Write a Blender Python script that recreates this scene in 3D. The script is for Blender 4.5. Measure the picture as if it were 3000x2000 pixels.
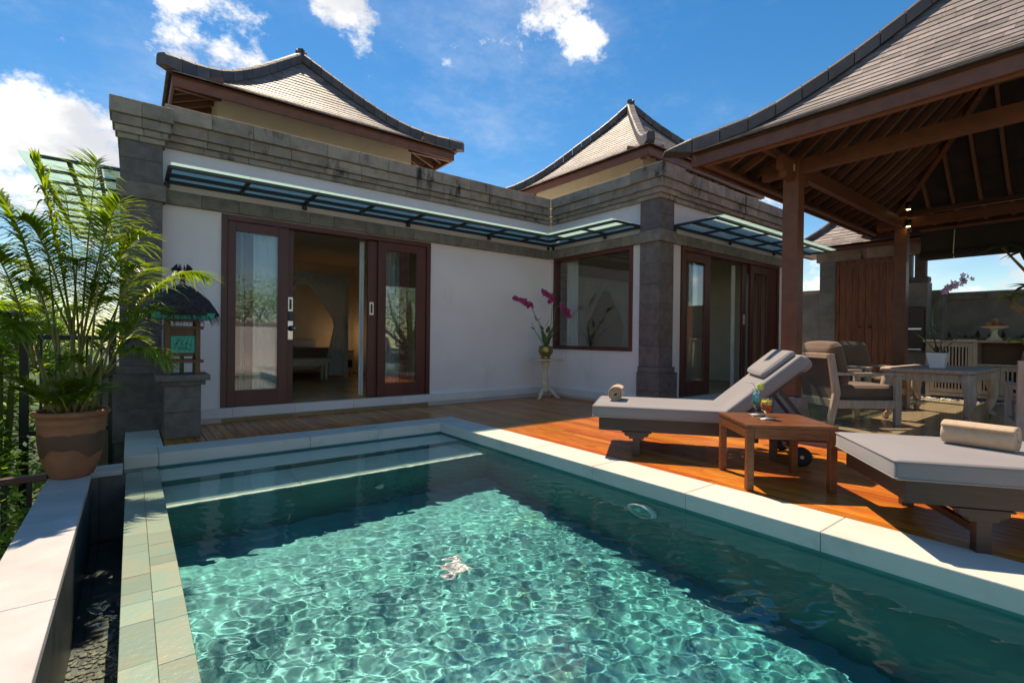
import bpy, bmesh, math, random
import numpy as np
from mathutils import Vector, Matrix, noise as mnoise
R = math.radians
random.seed(7)
sc = bpy.context.scene
for o in list(bpy.data.objects):
    bpy.data.objects.remove(o)
COL = sc.collection

# ------------------------------------------------------------------ camera
CAM = np.array([0.0, 0.0, 1.12])
FPX = 1433.4                      # focal length in pixels of the 3000 px wide photograph
YAW, PITCH, ROLL = R(37.88), R(-0.332), R(0.649)
def cam_axes():
    f = np.array([math.sin(YAW)*math.cos(PITCH), math.cos(YAW)*math.cos(PITCH), math.sin(PITCH)])
    r0 = np.array([math.cos(YAW), -math.sin(YAW), 0.0]); u0 = np.cross(r0, f)
    r = math.cos(ROLL)*r0 + math.sin(ROLL)*u0
    u = -math.sin(ROLL)*r0 + math.cos(ROLL)*u0
    return r, u, f
CR, CU, CF = cam_axes()
cd = bpy.data.cameras.new('camera'); cam = bpy.data.objects.new('camera', cd); COL.objects.link(cam)
cd.sensor_width = 36.0; cd.lens = FPX/3000*36; cd.clip_start = 0.02; cd.clip_end = 20000
cam.matrix_world = Matrix(((CR[0], CU[0], -CF[0], CAM[0]), (CR[1], CU[1], -CF[1], CAM[1]), (CR[2], CU[2], -CF[2], CAM[2]), (0, 0, 0, 1)))
sc.camera = cam
def ray(x, y): return ((x-1500)/FPX)*CR - ((y-1000)/FPX)*CU + CF
def onz(x, y, z=0.0):
    d = ray(x, y); return Vector(CAM + d*((z-CAM[2])/d[2]))
def ony(x, y, Y):
    d = ray(x, y); return Vector(CAM + d*(Y/d[1]))
def onx(x, y, X):
    d = ray(x, y); return Vector(CAM + d*(X/d[0]))
def project(p):
    v = np.array(p)-CAM; k = v@CF
    if k < 0.05: return None
    return 1500+FPX*(v@CR)/k, 1000-FPX*(v@CU)/k, k

# ------------------------------------------------------------------ sky and sun
SUN = Vector((-0.13, -0.575, -1.0)).normalized()      # the way the sunlight travels
el = math.asin(-SUN.z); az = math.atan2(-SUN.x, -SUN.y)   # clockwise from +Y
w = bpy.data.worlds.new('World'); sc.world = w; w.use_nodes = True
nt = w.node_tree; N = nt.nodes; L = nt.links
bg = N['Background']
sky = N.new('ShaderNodeTexSky'); sky.sky_type = 'NISHITA'; sky.sun_disc = False
sky.sun_elevation = el; sky.sun_rotation = az
sky.altitude = 600; sky.air_density = 1.0; sky.dust_density = 0.1; sky.ozone_density = 2.0
hsv = N.new('ShaderNodeHueSaturation'); hsv.inputs['Saturation'].default_value = 1.40; hsv.inputs['Value'].default_value = 0.43
L.new(sky.outputs[0], hsv.inputs['Color'])
tc = N.new('ShaderNodeTexCoord')
sep = N.new('ShaderNodeSeparateXYZ'); L.new(tc.outputs['Generated'], sep.inputs[0])
def wmath(op, a, b=None, c=None):
    n = N.new('ShaderNodeMath'); n.operation = op
    for i, v in enumerate((a, b, c)):
        if v is None: continue
        if isinstance(v, (int, float)): n.inputs[i].default_value = v
        else: L.new(v, n.inputs[i])
    return n.outputs[0]
zz = wmath('ADD', wmath('MAXIMUM', sep.outputs[2], 0.0), 0.16)
px_ = wmath('DIVIDE', sep.outputs[0], zz); py_ = wmath('DIVIDE', sep.outputs[1], zz)
comb = N.new('ShaderNodeCombineXYZ'); L.new(px_, comb.inputs[0]); L.new(py_, comb.inputs[1]); comb.inputs[2].default_value = 3.7
def wnoise(scale, detail, rough, off):
    mp = N.new('ShaderNodeMapping'); mp.inputs['Location'].default_value = off
    L.new(comb.outputs[0], mp.inputs[0])
    n = N.new('ShaderNodeTexNoise'); n.inputs['Scale'].default_value = scale; n.inputs['Detail'].default_value = detail
    n.inputs['Roughness'].default_value = rough; L.new(mp.outputs[0], n.inputs['Vector']); return n.outputs['Fac']
def dnoise(scale, detail, rough, off):
    mp = N.new('ShaderNodeMapping'); mp.inputs['Location'].default_value = off; mp.inputs['Scale'].default_value = (1, 1, 1.5)
    L.new(tc.outputs['Generated'], mp.inputs[0])
    n = N.new('ShaderNodeTexNoise'); n.inputs['Scale'].default_value = scale; n.inputs['Detail'].default_value = detail
    n.inputs['Roughness'].default_value = rough; L.new(mp.outputs[0], n.inputs['Vector']); return n.outputs['Fac']
big = dnoise(5.2, 15, 0.66, (3.1, 0.4, 7.0))
cover = dnoise(1.7, 2, 0.5, (5.0, 2.0, 1.0))
low = wmath('MULTIPLY', wmath('SUBTRACT', 1.0, wmath('MINIMUM', wmath('MULTIPLY', wmath('MAXIMUM', sep.outputs[2], 0.0), 3.2), 1.0)), 0.085)
field = wmath('ADD', wmath('ADD', big, low), wmath('MULTIPLY', wmath('SUBTRACT', cover, 0.5), 0.38))
# cumulus clouds where the photograph has them: direction, angular radius, weight
for (cx_, cy_, rad, wt) in ((660, 130, 7.5, .12), (760, 160, 5, .10), (10, 400, 10, .12), (230, 450, 8, .14), (1010, 50, 4, .08), (1690, 10, 6, .09), (1715, 130, 3.5, .07), (2840, 830, 8, .06), (2990, 790, 8, .06), (1240, 500, 4, .12), (2380, 850, 5, .05)):
    dv = Vector(ray(cx_, cy_)).normalized(); dn = N.new('ShaderNodeVectorMath'); dn.operation = 'DOT_PRODUCT'; L.new(tc.outputs['Generated'], dn.inputs[0]); dn.inputs[1].default_value = dv
    n = N.new('ShaderNodeMapRange'); n.interpolation_type = 'SMOOTHSTEP'; n.inputs['From Min'].default_value = math.cos(R(rad)); n.inputs['From Max'].default_value = 1.0; n.inputs['To Max'].default_value = wt
    L.new(dn.outputs['Value'], n.inputs['Value']); field = wmath('ADD', field, n.outputs[0])
def ramp(val, p0, p1):
    n = N.new('ShaderNodeMapRange'); n.interpolation_type = 'SMOOTHSTEP'
    n.inputs['From Min'].default_value = p0; n.inputs['From Max'].default_value = p1
    L.new(val, n.inputs['Value']); return n.outputs[0]
mask = ramp(field, 0.60, 0.735)
wisp = wmath('MULTIPLY', ramp(wnoise(0.6, 8, 0.7, (9.0, 1.0, 5.0)), 0.45, 0.75), 0.35)
mask = wmath('MAXIMUM', mask, wisp)
shade = ramp(dnoise(7.0, 8, 0.55, (3.15, 0.4, 7.05)), 0.32, 0.60)
cmix = N.new('ShaderNodeMix'); cmix.data_type = 'RGBA'
L.new(shade, cmix.inputs[0]); cmix.inputs[6].default_value = (1.75, 2.05, 2.6, 1); cmix.inputs[7].default_value = (3.15, 3.45, 3.8, 1)
smix = N.new('ShaderNodeMix'); smix.data_type = 'RGBA'
L.new(mask, smix.inputs[0]); L.new(hsv.outputs[0], smix.inputs[6]); L.new(cmix.outputs[2], smix.inputs[7])
L.new(smix.outputs[2], bg.inputs[0]); bg.inputs[1].default_value = 0.15
sl = bpy.data.lights.new('sun', 'SUN'); sl.energy = 2.4; sl.angle = R(0.53); sl.color = (1.0, 0.94, 0.84)
sl.cycles.is_caustics_light = True
so = bpy.data.objects.new('sun', sl); COL.objects.link(so); so.location = (4, 10, 20)
so.rotation_euler = SUN.to_track_quat('-Z', 'Y').to_euler()
vs = sc.view_settings; vs.view_transform = 'Standard'; vs.look = 'None'; vs.gamma = 1.0; vs.exposure = 1.38; vs.use_curve_mapping = False
vs.use_white_balance = True; vs.white_balance_temperature = 8000; vs.white_balance_tint = 12
sc.cycles.use_denoising = True
sc.cycles.max_bounces = 12; sc.cycles.diffuse_bounces = 5; sc.cycles.glossy_bounces = 5; sc.cycles.transmission_bounces = 8; sc.cycles.transparent_max_bounces = 24
sc.cycles.sample_clamp_indirect = 6.0

# ------------------------------------------------------------------ materials
MATS = {}
def mat(name, col, rough=0.6, var=0.0, col2=None, nscale=4.0, ndet=6.0, lo=0.4, hi=0.65, bump=0.0, bscale=40.0, bdist=0.01, stretch=(1, 1, 1),
        spec=0.5, metal=0.0, coat=0.0, obj=False, spots=None, hue=0.0, transl=None, emis=None, joints=None, stains=None, sheen=0.0):
    """one procedural material: noise between two colours, piece-to-piece variation, speckles, stains, fine relief"""
    m = bpy.data.materials.new(name); m.use_nodes = True; MATS[name] = m
    t = m.node_tree; n = t.nodes; l = t.links; b = n['Principled BSDF']
    if obj:
        c = n.new('ShaderNodeTexCoord'); vec = c.outputs['Object']
    else:
        c = n.new('ShaderNodeNewGeometry'); vec = c.outputs['Position']
    oi = n.new('ShaderNodeObjectInfo'); ge = n.new('ShaderNodeNewGeometry')
    ad = n.new('ShaderNodeMath'); ad.operation = 'ADD'; l.new(oi.outputs['Random'], ad.inputs[0]); l.new(ge.outputs['Random Per Island'], ad.inputs[1])
    fr = n.new('ShaderNodeMath'); fr.operation = 'FRACT'; l.new(ad.outputs[0], fr.inputs[0]); rnd = fr.outputs[0]
    mp = n.new('ShaderNodeMapping'); mp.inputs['Scale'].default_value = stretch; l.new(vec, mp.inputs[0])
    if var:
        sh = n.new('ShaderNodeVectorMath'); sh.operation = 'SCALE'; sh.inputs[0].default_value = (37.0, 61.0, 23.0); l.new(rnd, sh.inputs['Scale'])
        av = n.new('ShaderNodeVectorMath'); av.operation = 'ADD'; l.new(mp.outputs[0], av.inputs[0]); l.new(sh.outputs[0], av.inputs[1]); v = av.outputs[0]
    else: v = mp.outputs[0]
    def mixc(fac, a, bb, mode='MIX'):
        x = n.new('ShaderNodeMix'); x.data_type = 'RGBA'; x.blend_type = mode
        for i, q in ((0, fac), (6, a), (7, bb)):
            if hasattr(q, 'links') or hasattr(q, 'node'): l.new(q, x.inputs[i])
            elif i == 0: x.inputs[0].default_value = q
            else: x.inputs[i].default_value = (*q, 1) if len(q) == 3 else q
        return x.outputs[2]
    def nz(scale, det, vv=None, rg=0.55):
        x = n.new('ShaderNodeTexNoise'); x.inputs['Scale'].default_value = scale; x.inputs['Detail'].default_value = det; x.inputs['Roughness'].default_value = rg
        l.new(vv if vv is not None else v, x.inputs['Vector']); return x.outputs['Fac']
    def mr(val, a, bb, c0=0.0, c1=1.0):
        x = n.new('ShaderNodeMapRange'); x.inputs['From Min'].default_value = a; x.inputs['From Max'].default_value = bb
        x.inputs['To Min'].default_value = c0; x.inputs['To Max'].default_value = c1; l.new(val, x.inputs['Value']); return x.outputs[0]
    cur = None
    if col2 is not None:
        cur = mixc(mr(nz(nscale, ndet), lo, hi), col, col2)
    else:
        cur = mixc(mr(nz(nscale, ndet), 0.3, 0.7), tuple(x*0.94 for x in col), tuple(min(1, x*1.05) for x in col))
    if var:
        k = n.new('ShaderNodeHueSaturation'); l.new(cur, k.inputs['Color'])
        l.new(mr(rnd, 0, 1, 1-var, 1+var), k.inputs['Value'])
        if hue:
            wv = n.new('ShaderNodeMath'); wv.operation = 'FRACT'; mu = n.new('ShaderNodeMath'); mu.operation = 'MULTIPLY'; mu.inputs[1].default_value = 7.31
            l.new(rnd, mu.inputs[0]); l.new(mu.outputs[0], wv.inputs[0])
            l.new(mr(wv.outputs[0], 0, 1, 0.5-hue, 0.5+hue), k.inputs['Hue'])
        cur = k.outputs[0]
    if spots:   # (scale, size, colour)
        vo = n.new('ShaderNodeTexVoronoi'); vo.inputs['Scale'].default_value = spots[0]; l.new(vec, vo.inputs['Vector'])
        gate = nz(spots[0]*0.37, 2, vec)
        thr = n.new('ShaderNodeMath'); thr.operation = 'MULTIPLY'; thr.inputs[1].default_value = spots[1]*2; l.new(gate, thr.inputs[0])
        lt = n.new('ShaderNodeMath'); lt.operation = 'LESS_THAN'; l.new(vo.outputs['Distance'], lt.inputs[0]); l.new(thr.outputs[0], lt.inputs[1])
        cur = mixc(lt.outputs[0], cur, spots[2])
    if stains:  # (scale, lo, hi, colour, stretch)
        mp2 = n.new('ShaderNodeMapping'); mp2.inputs['Scale'].default_value = stains[4]; l.new(vec, mp2.inputs[0])
        cur = mixc(mr(nz(stains[0], 8, mp2.outputs[0], 0.7), stains[1], stains[2]), cur, stains[3])
    if joints:  # (size, width, colour)
        br = n.new('ShaderNodeTexBrick'); br.offset = 0.0; br.inputs['Scale'].default_value = 1.0
        br.inputs['Mortar Size'].default_value = joints[1]; br.inputs['Brick Width'].default_value = joints[0]; br.inputs['Row Height'].default_value = joints[0]
        br.inputs['Color1'].default_value = (0.75, 0.75, 0.75, 1); br.inputs['Color2'].default_value = (1.15, 1.15, 1.15, 1); br.inputs['Mortar'].default_value = (*joints[2], 1)
        l.new(vec, br.inputs['Vector']); cur = mixc(0.85, cur, br.outputs['Color'], 'MULTIPLY')
    l.new(cur, b.inputs['Base Color'])
    b.inputs['Roughness'].default_value = rough; b.inputs['Specular IOR Level'].default_value = spec; b.inputs['Metallic'].default_value = metal
    if coat: b.inputs['Coat Weight'].default_value = coat; b.inputs['Coat Roughness'].default_value = 0.12
    if sheen: b.inputs['Sheen Weight'].default_value = sheen
    if bump:
        bp = n.new('ShaderNodeBump'); bp.inputs['Strength'].default_value = bump; bp.inputs['Distance'].default_value = bdist
        l.new(nz(bscale, 5), bp.inputs['Height']); l.new(bp.outputs[0], b.inputs['Normal'])
    if emis: b.inputs['Emission Color'].default_value = (*emis[:3], 1); b.inputs['Emission Strength'].default_value = emis[3]
    if transl:
        tr = n.new('ShaderNodeBsdfTranslucent'); l.new(mixc(1.0, cur, transl[1], 'MULTIPLY'), tr.inputs['Color'])
        ms = n.new('ShaderNodeMixShader'); ms.inputs[0].default_value = transl[0]
        l.new(b.outputs[0], ms.inputs[1]); l.new(tr.outputs[0], ms.inputs[2]); l.new(ms.outputs[0], n['Material Output'].inputs['Surface'])
    return m
def glass_mat(name, tint, refl=1.0, ior=1.5, frost=None):
    """thin window glass: clear with a Fresnel reflection"""
    m = bpy.data.materials.new(name); m.use_nodes = True; MATS[name] = m
    t = m.node_tree; n = t.nodes; l = t.links; n.remove(n['Principled BSDF'])
    tr = n.new('ShaderNodeBsdfTransparent'); tr.inputs[0].default_value = (*tint, 1)
    gl = n.new('ShaderNodeBsdfGlossy'); gl.inputs['Roughness'].default_value = 0.0; gl.inputs[0].default_value = (1, 1, 1, 1)
    ge = n.new('ShaderNodeNewGeometry'); io = n.new('ShaderNodeMapRange'); io.inputs['To Min'].default_value = ior; io.inputs['To Max'].default_value = 1/ior; l.new(ge.outputs['Backfacing'], io.inputs['Value'])
    fr = n.new('ShaderNodeFresnel'); l.new(io.outputs[0], fr.inputs[0])
    mu = n.new('ShaderNodeMath'); mu.operation = 'MULTIPLY'; mu.inputs[1].default_value = refl; mu.use_clamp = True; l.new(fr.outputs[0], mu.inputs[0])
    mx = n.new('ShaderNodeMixShader'); l.new(mu.outputs[0], mx.inputs[0]); l.new(tr.outputs[0], mx.inputs[1]); l.new(gl.outputs[0], mx.inputs[2])
    out = mx.outputs[0]
    if frost:
        tl = n.new('ShaderNodeBsdfTranslucent'); tl.inputs[0].default_value = (*frost[1], 1)
        m2 = n.new('ShaderNodeMixShader'); m2.inputs[0].default_value = frost[0]; l.new(out, m2.inputs[1]); l.new(tl.outputs[0], m2.inputs[2]); out = m2.outputs[0]
    l.new(out, n['Material Output'].inputs['Surface']); return m
def dielectric(name, tint, ior, rough=0.0):
    m = bpy.data.materials.new(name); m.use_nodes = True; MATS[name] = m
    b = m.node_tree.nodes['Principled BSDF']; b.inputs['Transmission Weight'].default_value = 1.0; b.inputs['Roughness'].default_value = rough
    b.inputs['IOR'].default_value = ior; b.inputs['Base Color'].default_value = (*tint, 1); return m

mat('plaster', (0.82, 0.745, 0.735), 0.85, col2=(0.76, 0.685, 0.675), nscale=1.1, bump=0.2, bscale=30, stains=(2.2, 0.60, 0.80, (0.64, 0.57, 0.55), (1, 1, 0.3)))
mat('plinth_stone', (0.68, 0.65, 0.63), 0.6, var=0.05, bump=0.15, bscale=70, spots=(60, 0.05, (0.45, 0.42, 0.4)))
mat('cream', (0.86, 0.76, 0.56), 0.85, bump=0.1, bscale=60)
mat('room_wall', (0.80, 0.71, 0.57), 0.85)
mat('room_floor', (0.42, 0.31, 0.17), 0.25, joints=(0.6, 0.004, (0.5, 0.5, 0.5)))
mat('andesite', (0.18, 0.150, 0.138), 0.85, var=0.10, col2=(0.125, 0.105, 0.097), nscale=9, bump=0.5, bscale=60, bdist=0.01, spots=(27, 0.13, (0.022, 0.020, 0.019)), stains=(2.4, 0.66, 0.78, (0.21, 0.20, 0.19), (1, 1, 1)))
mat('cornice', (0.39, 0.31, 0.245), 0.9, var=0.16, col2=(0.27, 0.215, 0.17), nscale=5, bump=0.6, bscale=45, bdist=0.012, spots=(30, 0.07, (0.04, 0.035, 0.03)), stains=(2.0, 0.565, 0.66, (0.035, 0.030, 0.026), (1.5, 1.5, 0.5)))
mat('band_stone', (0.235, 0.205, 0.172), 0.9, var=0.14, col2=(0.155, 0.138, 0.118), nscale=8, bump=0.5, bscale=50, spots=(40, 0.07, (0.03, 0.03, 0.03)))
mat('slate', (0.235, 0.182, 0.165), 0.62, var=0.40, col2=(0.165, 0.128, 0.116), nscale=7, bump=0.35, bscale=35, hue=0.015, stains=(6, 0.62, 0.8, (0.33, 0.275, 0.245), (1, 1, 1)), stretch=(1, 1, 1))
mat('hip_slate', (0.085, 0.066, 0.062), 0.55, var=0.25, col2=(0.115, 0.090, 0.082), nscale=6, bump=0.3, bscale=30)
mat('merbau', (0.19, 0.066, 0.032), 0.5, var=0.10, col2=(0.14, 0.050, 0.026), nscale=7, stretch=(1, 1, 1), bump=0.1, bscale=50)
mat('rafter_wood', (0.20, 0.085, 0.045), 0.55, var=0.16, bump=0.1)
mat('underlay', (0.030, 0.024, 0.022), 0.9, var=0.2, col2=(0.06, 0.045, 0.04), nscale=3)
mat('door_wood', (0.115, 0.028, 0.020), 0.42, var=0.08, col2=(0.080, 0.020, 0.015), nscale=6, stretch=(1, 1, 0.12))
mat('gate_wood', (0.26, 0.085, 0.035), 0.5, var=0.12, col2=(0.14, 0.045, 0.02), nscale=5, stretch=(6, 6, 0.6), stains=(4, 0.66, 0.74, (0.05, 0.02, 0.012), (2, 2, 1)))
mat('deck_wood', (0.62, 0.185, 0.027), 0.22, var=0.24, col2=(0.43, 0.105, 0.016), nscale=9, ndet=8, stretch=(6, 0.5, 6), bump=0.12, bscale=30, spec=0.28, hue=0.012)
mat('teak', (0.215, 0.070, 0.022), 0.33, var=0.15, col2=(0.115, 0.038, 0.014), nscale=8, stretch=(1.2, 9, 9), obj=True)
mat('lounger_wood', (0.052, 0.027, 0.019), 0.45, var=0.12, col2=(0.034, 0.018, 0.013), nscale=7, stretch=(1, 8, 8), obj=True)
mat('bleached_wood', (0.60, 0.435, 0.335), 0.6, var=0.06, col2=(0.42, 0.30, 0.21), nscale=5, ndet=8, stretch=(8, 8, 1.0), lo=0.35, hi=0.7, bump=0.12, bscale=20)
mat('cabinet_wood', (0.46, 0.38, 0.30), 0.6, var=0.05, col2=(0.36, 0.29, 0.23), nscale=5, stretch=(6, 6, 1))
mat('dark_inside', (0.03, 0.024, 0.02), 0.9)
mat('coping', (0.66, 0.61, 0.535), 0.72, var=0.09, stains=(2.2, 0.56, 0.76, (0.50, 0.455, 0.38), (1, 1, 1)), col2=(0.63, 0.58, 0.50), nscale=4, bump=0.18, bscale=60, spots=(34, 0.045, (0.42, 0.38, 0.31)))
mat('coping_joint', (0.42, 0.38, 0.32), 0.9)
mat('ledge_stone', (0.53, 0.50, 0.485), 0.7, col2=(0.44, 0.415, 0.395), nscale=3, bump=0.15, bscale=70, spots=(26, 0.04, (0.4, 0.37, 0.33)), stains=(1.6, 0.60, 0.72, (0.52, 0.46, 0.38), (1, 1, 1)))
mat('sukabumi', (0.25, 0.345, 0.27), 0.28, var=0.18, col2=(0.33, 0.34, 0.235), nscale=5, ndet=8, lo=0.42, hi=0.68, hue=0.025, bump=0.35, bscale=35, stains=(7, 0.64, 0.8, (0.36, 0.27, 0.14), (1, 3, 1)))
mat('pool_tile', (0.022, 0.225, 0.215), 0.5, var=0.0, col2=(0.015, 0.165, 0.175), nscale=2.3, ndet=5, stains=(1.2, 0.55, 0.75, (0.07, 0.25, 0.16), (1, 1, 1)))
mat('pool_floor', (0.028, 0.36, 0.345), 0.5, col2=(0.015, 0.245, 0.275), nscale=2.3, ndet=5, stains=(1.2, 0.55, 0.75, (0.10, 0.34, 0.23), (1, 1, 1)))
mat('pool_step', (0.70, 0.76, 0.67), 0.55, col2=(0.62, 0.70, 0.61), nscale=3)
mat('step_nosing', (0.80, 0.80, 0.74), 0.5)
mat('channel_tile', (0.10, 0.125, 0.11), 0.4, var=0.0, col2=(0.06, 0.075, 0.07), nscale=6, joints=(0.2, 0.006, (0.4, 0.4, 0.4)))
mat('pebble', (0.22, 0.22, 0.17), 0.6, var=0.3, hue=0.03)
mat('ground', (0.055, 0.075, 0.03), 0.95, col2=(0.035, 0.055, 0.02), nscale=0.4)
mat('paving', (0.44, 0.42, 0.40), 0.6, var=0.07, col2=(0.36, 0.35, 0.34), nscale=4, bump=0.1)
mat('floor_tile', (0.36, 0.285, 0.17), 0.16, var=0.07, col2=(0.31, 0.24, 0.14), nscale=3)
mat('floor_border', (0.20, 0.19, 0.19), 0.22, var=0.1)
mat('pebbles_white', (0.7, 0.68, 0.64), 0.6, var=0.15)
mat('steel', (0.018, 0.026, 0.027), 0.45, metal=0.0, spec=0.5)
mat('black_metal', (0.012, 0.013, 0.015), 0.4)
mat('rail_wood', (0.10, 0.035, 0.03), 0.4)
mat('drain_steel', (0.55, 0.56, 0.56), 0.4)
mat('silver', (0.72, 0.69, 0.66), 0.28, metal=1.0)
mat('navy', (0.012, 0.016, 0.045), 0.3)
mat('brass', (0.36, 0.25, 0.09), 0.33, metal=0.9, col2=(0.24, 0.17, 0.07), nscale=12)
mat('fabric_grey', (0.265, 0.238, 0.238), 0.9, bump=0.25, bscale=420, bdist=0.002, sheen=0.2, col2=(0.24, 0.215, 0.215), nscale=2)
mat('fabric_blue', (0.255, 0.25, 0.265), 0.9, bump=0.25, bscale=420, bdist=0.002, sheen=0.2)
mat('fabric_brown', (0.175, 0.100, 0.062), 0.92, bump=0.3, bscale=350, bdist=0.002, sheen=0.3, col2=(0.145, 0.083, 0.051), nscale=3)
mat('towel', (0.62, 0.43, 0.28), 0.97, bump=0.9, bscale=260, bdist=0.004, sheen=0.4, col2=(0.54, 0.37, 0.235), nscale=20)
mat('terracotta', (0.37, 0.140, 0.066), 0.62, col2=(0.285, 0.105, 0.052), nscale=5, bump=0.12, bscale=40)
mat('terracotta_dark', (0.155, 0.064, 0.035), 0.55, col2=(0.11, 0.045, 0.026), nscale=6)
mat('soil', (0.05, 0.032, 0.02), 0.95)
mat('palm_leaf', (0.19, 0.27, 0.03), 0.36, var=0.40, hue=0.03, transl=(0.45, (1.6, 1.6, 0.5)), stains=(9, 0.66, 0.74, (0.35, 0.24, 0.09), (1, 1, 1)))
mat('palm_stem', (0.20, 0.205, 0.055), 0.5, var=0.15, col2=(0.28, 0.22, 0.08), nscale=6)
mat('bush_leaf', (0.20, 0.31, 0.035), 0.5, var=0.45, hue=0.03, transl=(0.55, (1.7, 1.7, 0.5)))
mat('dark_leaf', (0.030, 0.060, 0.018), 0.4, var=0.25, transl=(0.2, (1.4, 1.6, 0.6)))
mat('bark', (0.12, 0.095, 0.065), 0.9, col2=(0.07, 0.055, 0.04), nscale=14, bump=0.5)
mat('plumeria_bark', (0.36, 0.24, 0.12), 0.8, col2=(0.24, 0.16, 0.09), nscale=10, bump=0.3)
mat('orchid_leaf', (0.085, 0.165, 0.035), 0.4, var=0.2)
mat('orchid_petal', (0.36, 0.022, 0.135), 0.55, var=0.35, hue=0.02)
mat('orchid_pale', (0.62, 0.35, 0.55), 0.55, var=0.2)
mat('thatch', (0.055, 0.045, 0.042), 0.95, col2=(0.022, 0.018, 0.018), nscale=30, stretch=(1, 1, 0.12), bump=0.9, bscale=110, bdist=0.012)
mat('turquoise', (0.01, 0.40, 0.32), 0.5)
mat('lantern_wood', (0.18, 0.085, 0.042), 0.6, var=0.12)
mat('white_ceramic', (0.78, 0.76, 0.75), 0.3)
mat('ivory_wood', (0.72, 0.62, 0.44), 0.5, col2=(0.62, 0.52, 0.36), nscale=8)
mat('sheer', (0.80, 0.80, 0.79), 0.9, transl=(0.35, (1, 1, 1)))
mat('linen', (0.74, 0.73, 0.74), 0.9)
mat('blanket', (0.20, 0.13, 0.10), 0.9)
mat('lamp_shade', (0.8, 0.6, 0.35), 0.8, emis=(1.0, 0.68, 0.40, 0.8))
mat('plain_shade', (0.7, 0.6, 0.45), 0.8)
mat('downlight', (0.9, 0.8, 0.6), 0.4, emis=(1.0, 0.75, 0.40, 6.0))
mat('blind', (0.035, 0.027, 0.025), 0.9, var=0.2)
mat('fruit', (0.45, 0.13, 0.04), 0.45, var=0.3, hue=0.05)
mat('lime', (0.55, 0.62, 0.10), 0.4)
mat('straw', (0.82, 0.80, 0.76), 0.4)
mat('garden_wall', (0.235, 0.225, 0.205), 0.9, col2=(0.17, 0.165, 0.15), nscale=3, bump=0.3, bscale=30, stains=(1.5, 0.6, 0.75, (0.09, 0.085, 0.075), (1, 1, 0.4)))
mat('rubber', (0.012, 0.012, 0.012), 0.7)
mat('hedge_leaf', (0.04, 0.07, 0.02), 0.6, var=0.3)
mat('ink', (0.11, 0.085, 0.06), 0.8)
mat('paper', (0.45, 0.5, 0.6), 0.7)
mat('pinkish', (0.42, 0.30, 0.28), 0.8)
glass_mat('pane', (0.93, 0.955, 0.95), 1.5)
glass_mat('canopy_glass', (0.70, 0.86, 0.83), 1.2, frost=(0.30, (0.80, 0.97, 0.92)))
glass_mat('tumbler', (0.96, 0.97, 0.97), 1.0)
dielectric('water', (0.90, 0.985, 0.97), 1.333)
def drink(name, stops):
    m = bpy.data.materials.new(name); m.use_nodes = True; MATS[name] = m
    t = m.node_tree; n = t.nodes; l = t.links; b = n['Principled BSDF']
    c = n.new('ShaderNodeTexCoord'); s = n.new('ShaderNodeSeparateXYZ'); l.new(c.outputs['Object'], s.inputs[0])
    mr = n.new('ShaderNodeMapRange'); mr.inputs['From Min'].default_value = stops[0]; mr.inputs['From Max'].default_value = stops[1]; l.new(s.outputs[2], mr.inputs['Value'])
    r = n.new('ShaderNodeValToRGB'); l.new(mr.outputs[0], r.inputs[0])
    e = r.color_ramp.elements; e[0].position = stops[2][0][0]; e[0].color = (*stops[2][0][1], 1); e[1].position = stops[2][-1][0]; e[1].color = (*stops[2][-1][1], 1)
    for p, cc in stops[2][1:-1]: k = e.new(p); k.color = (*cc, 1)
    l.new(r.outputs[0], b.inputs['Base Color']); b.inputs['Roughness'].default_value = 0.08; b.inputs['Subsurface Weight'].default_value = 0.3; b.inputs['Subsurface Radius'].default_value = (0.01, 0.01, 0.01)
drink('blue_drink', (0.06, 0.20, [(0.0, (0.01, 0.03, 0.03)), (0.3, (0.0, 0.22, 0.14)), (0.62, (0.0, 0.36, 0.40)), (1.0, (0.25, 0.55, 0.66))]))
drink('red_drink', (0.05, 0.14, [(0.0, (0.22, 0.28, 0.02)), (0.25, (0.40, 0.05, 0.01)), (0.6, (0.50, 0.06, 0.01)), (0.8, (0.75, 0.42, 0.01)), (1.0, (0.80, 0.55, 0.02))]))

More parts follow.
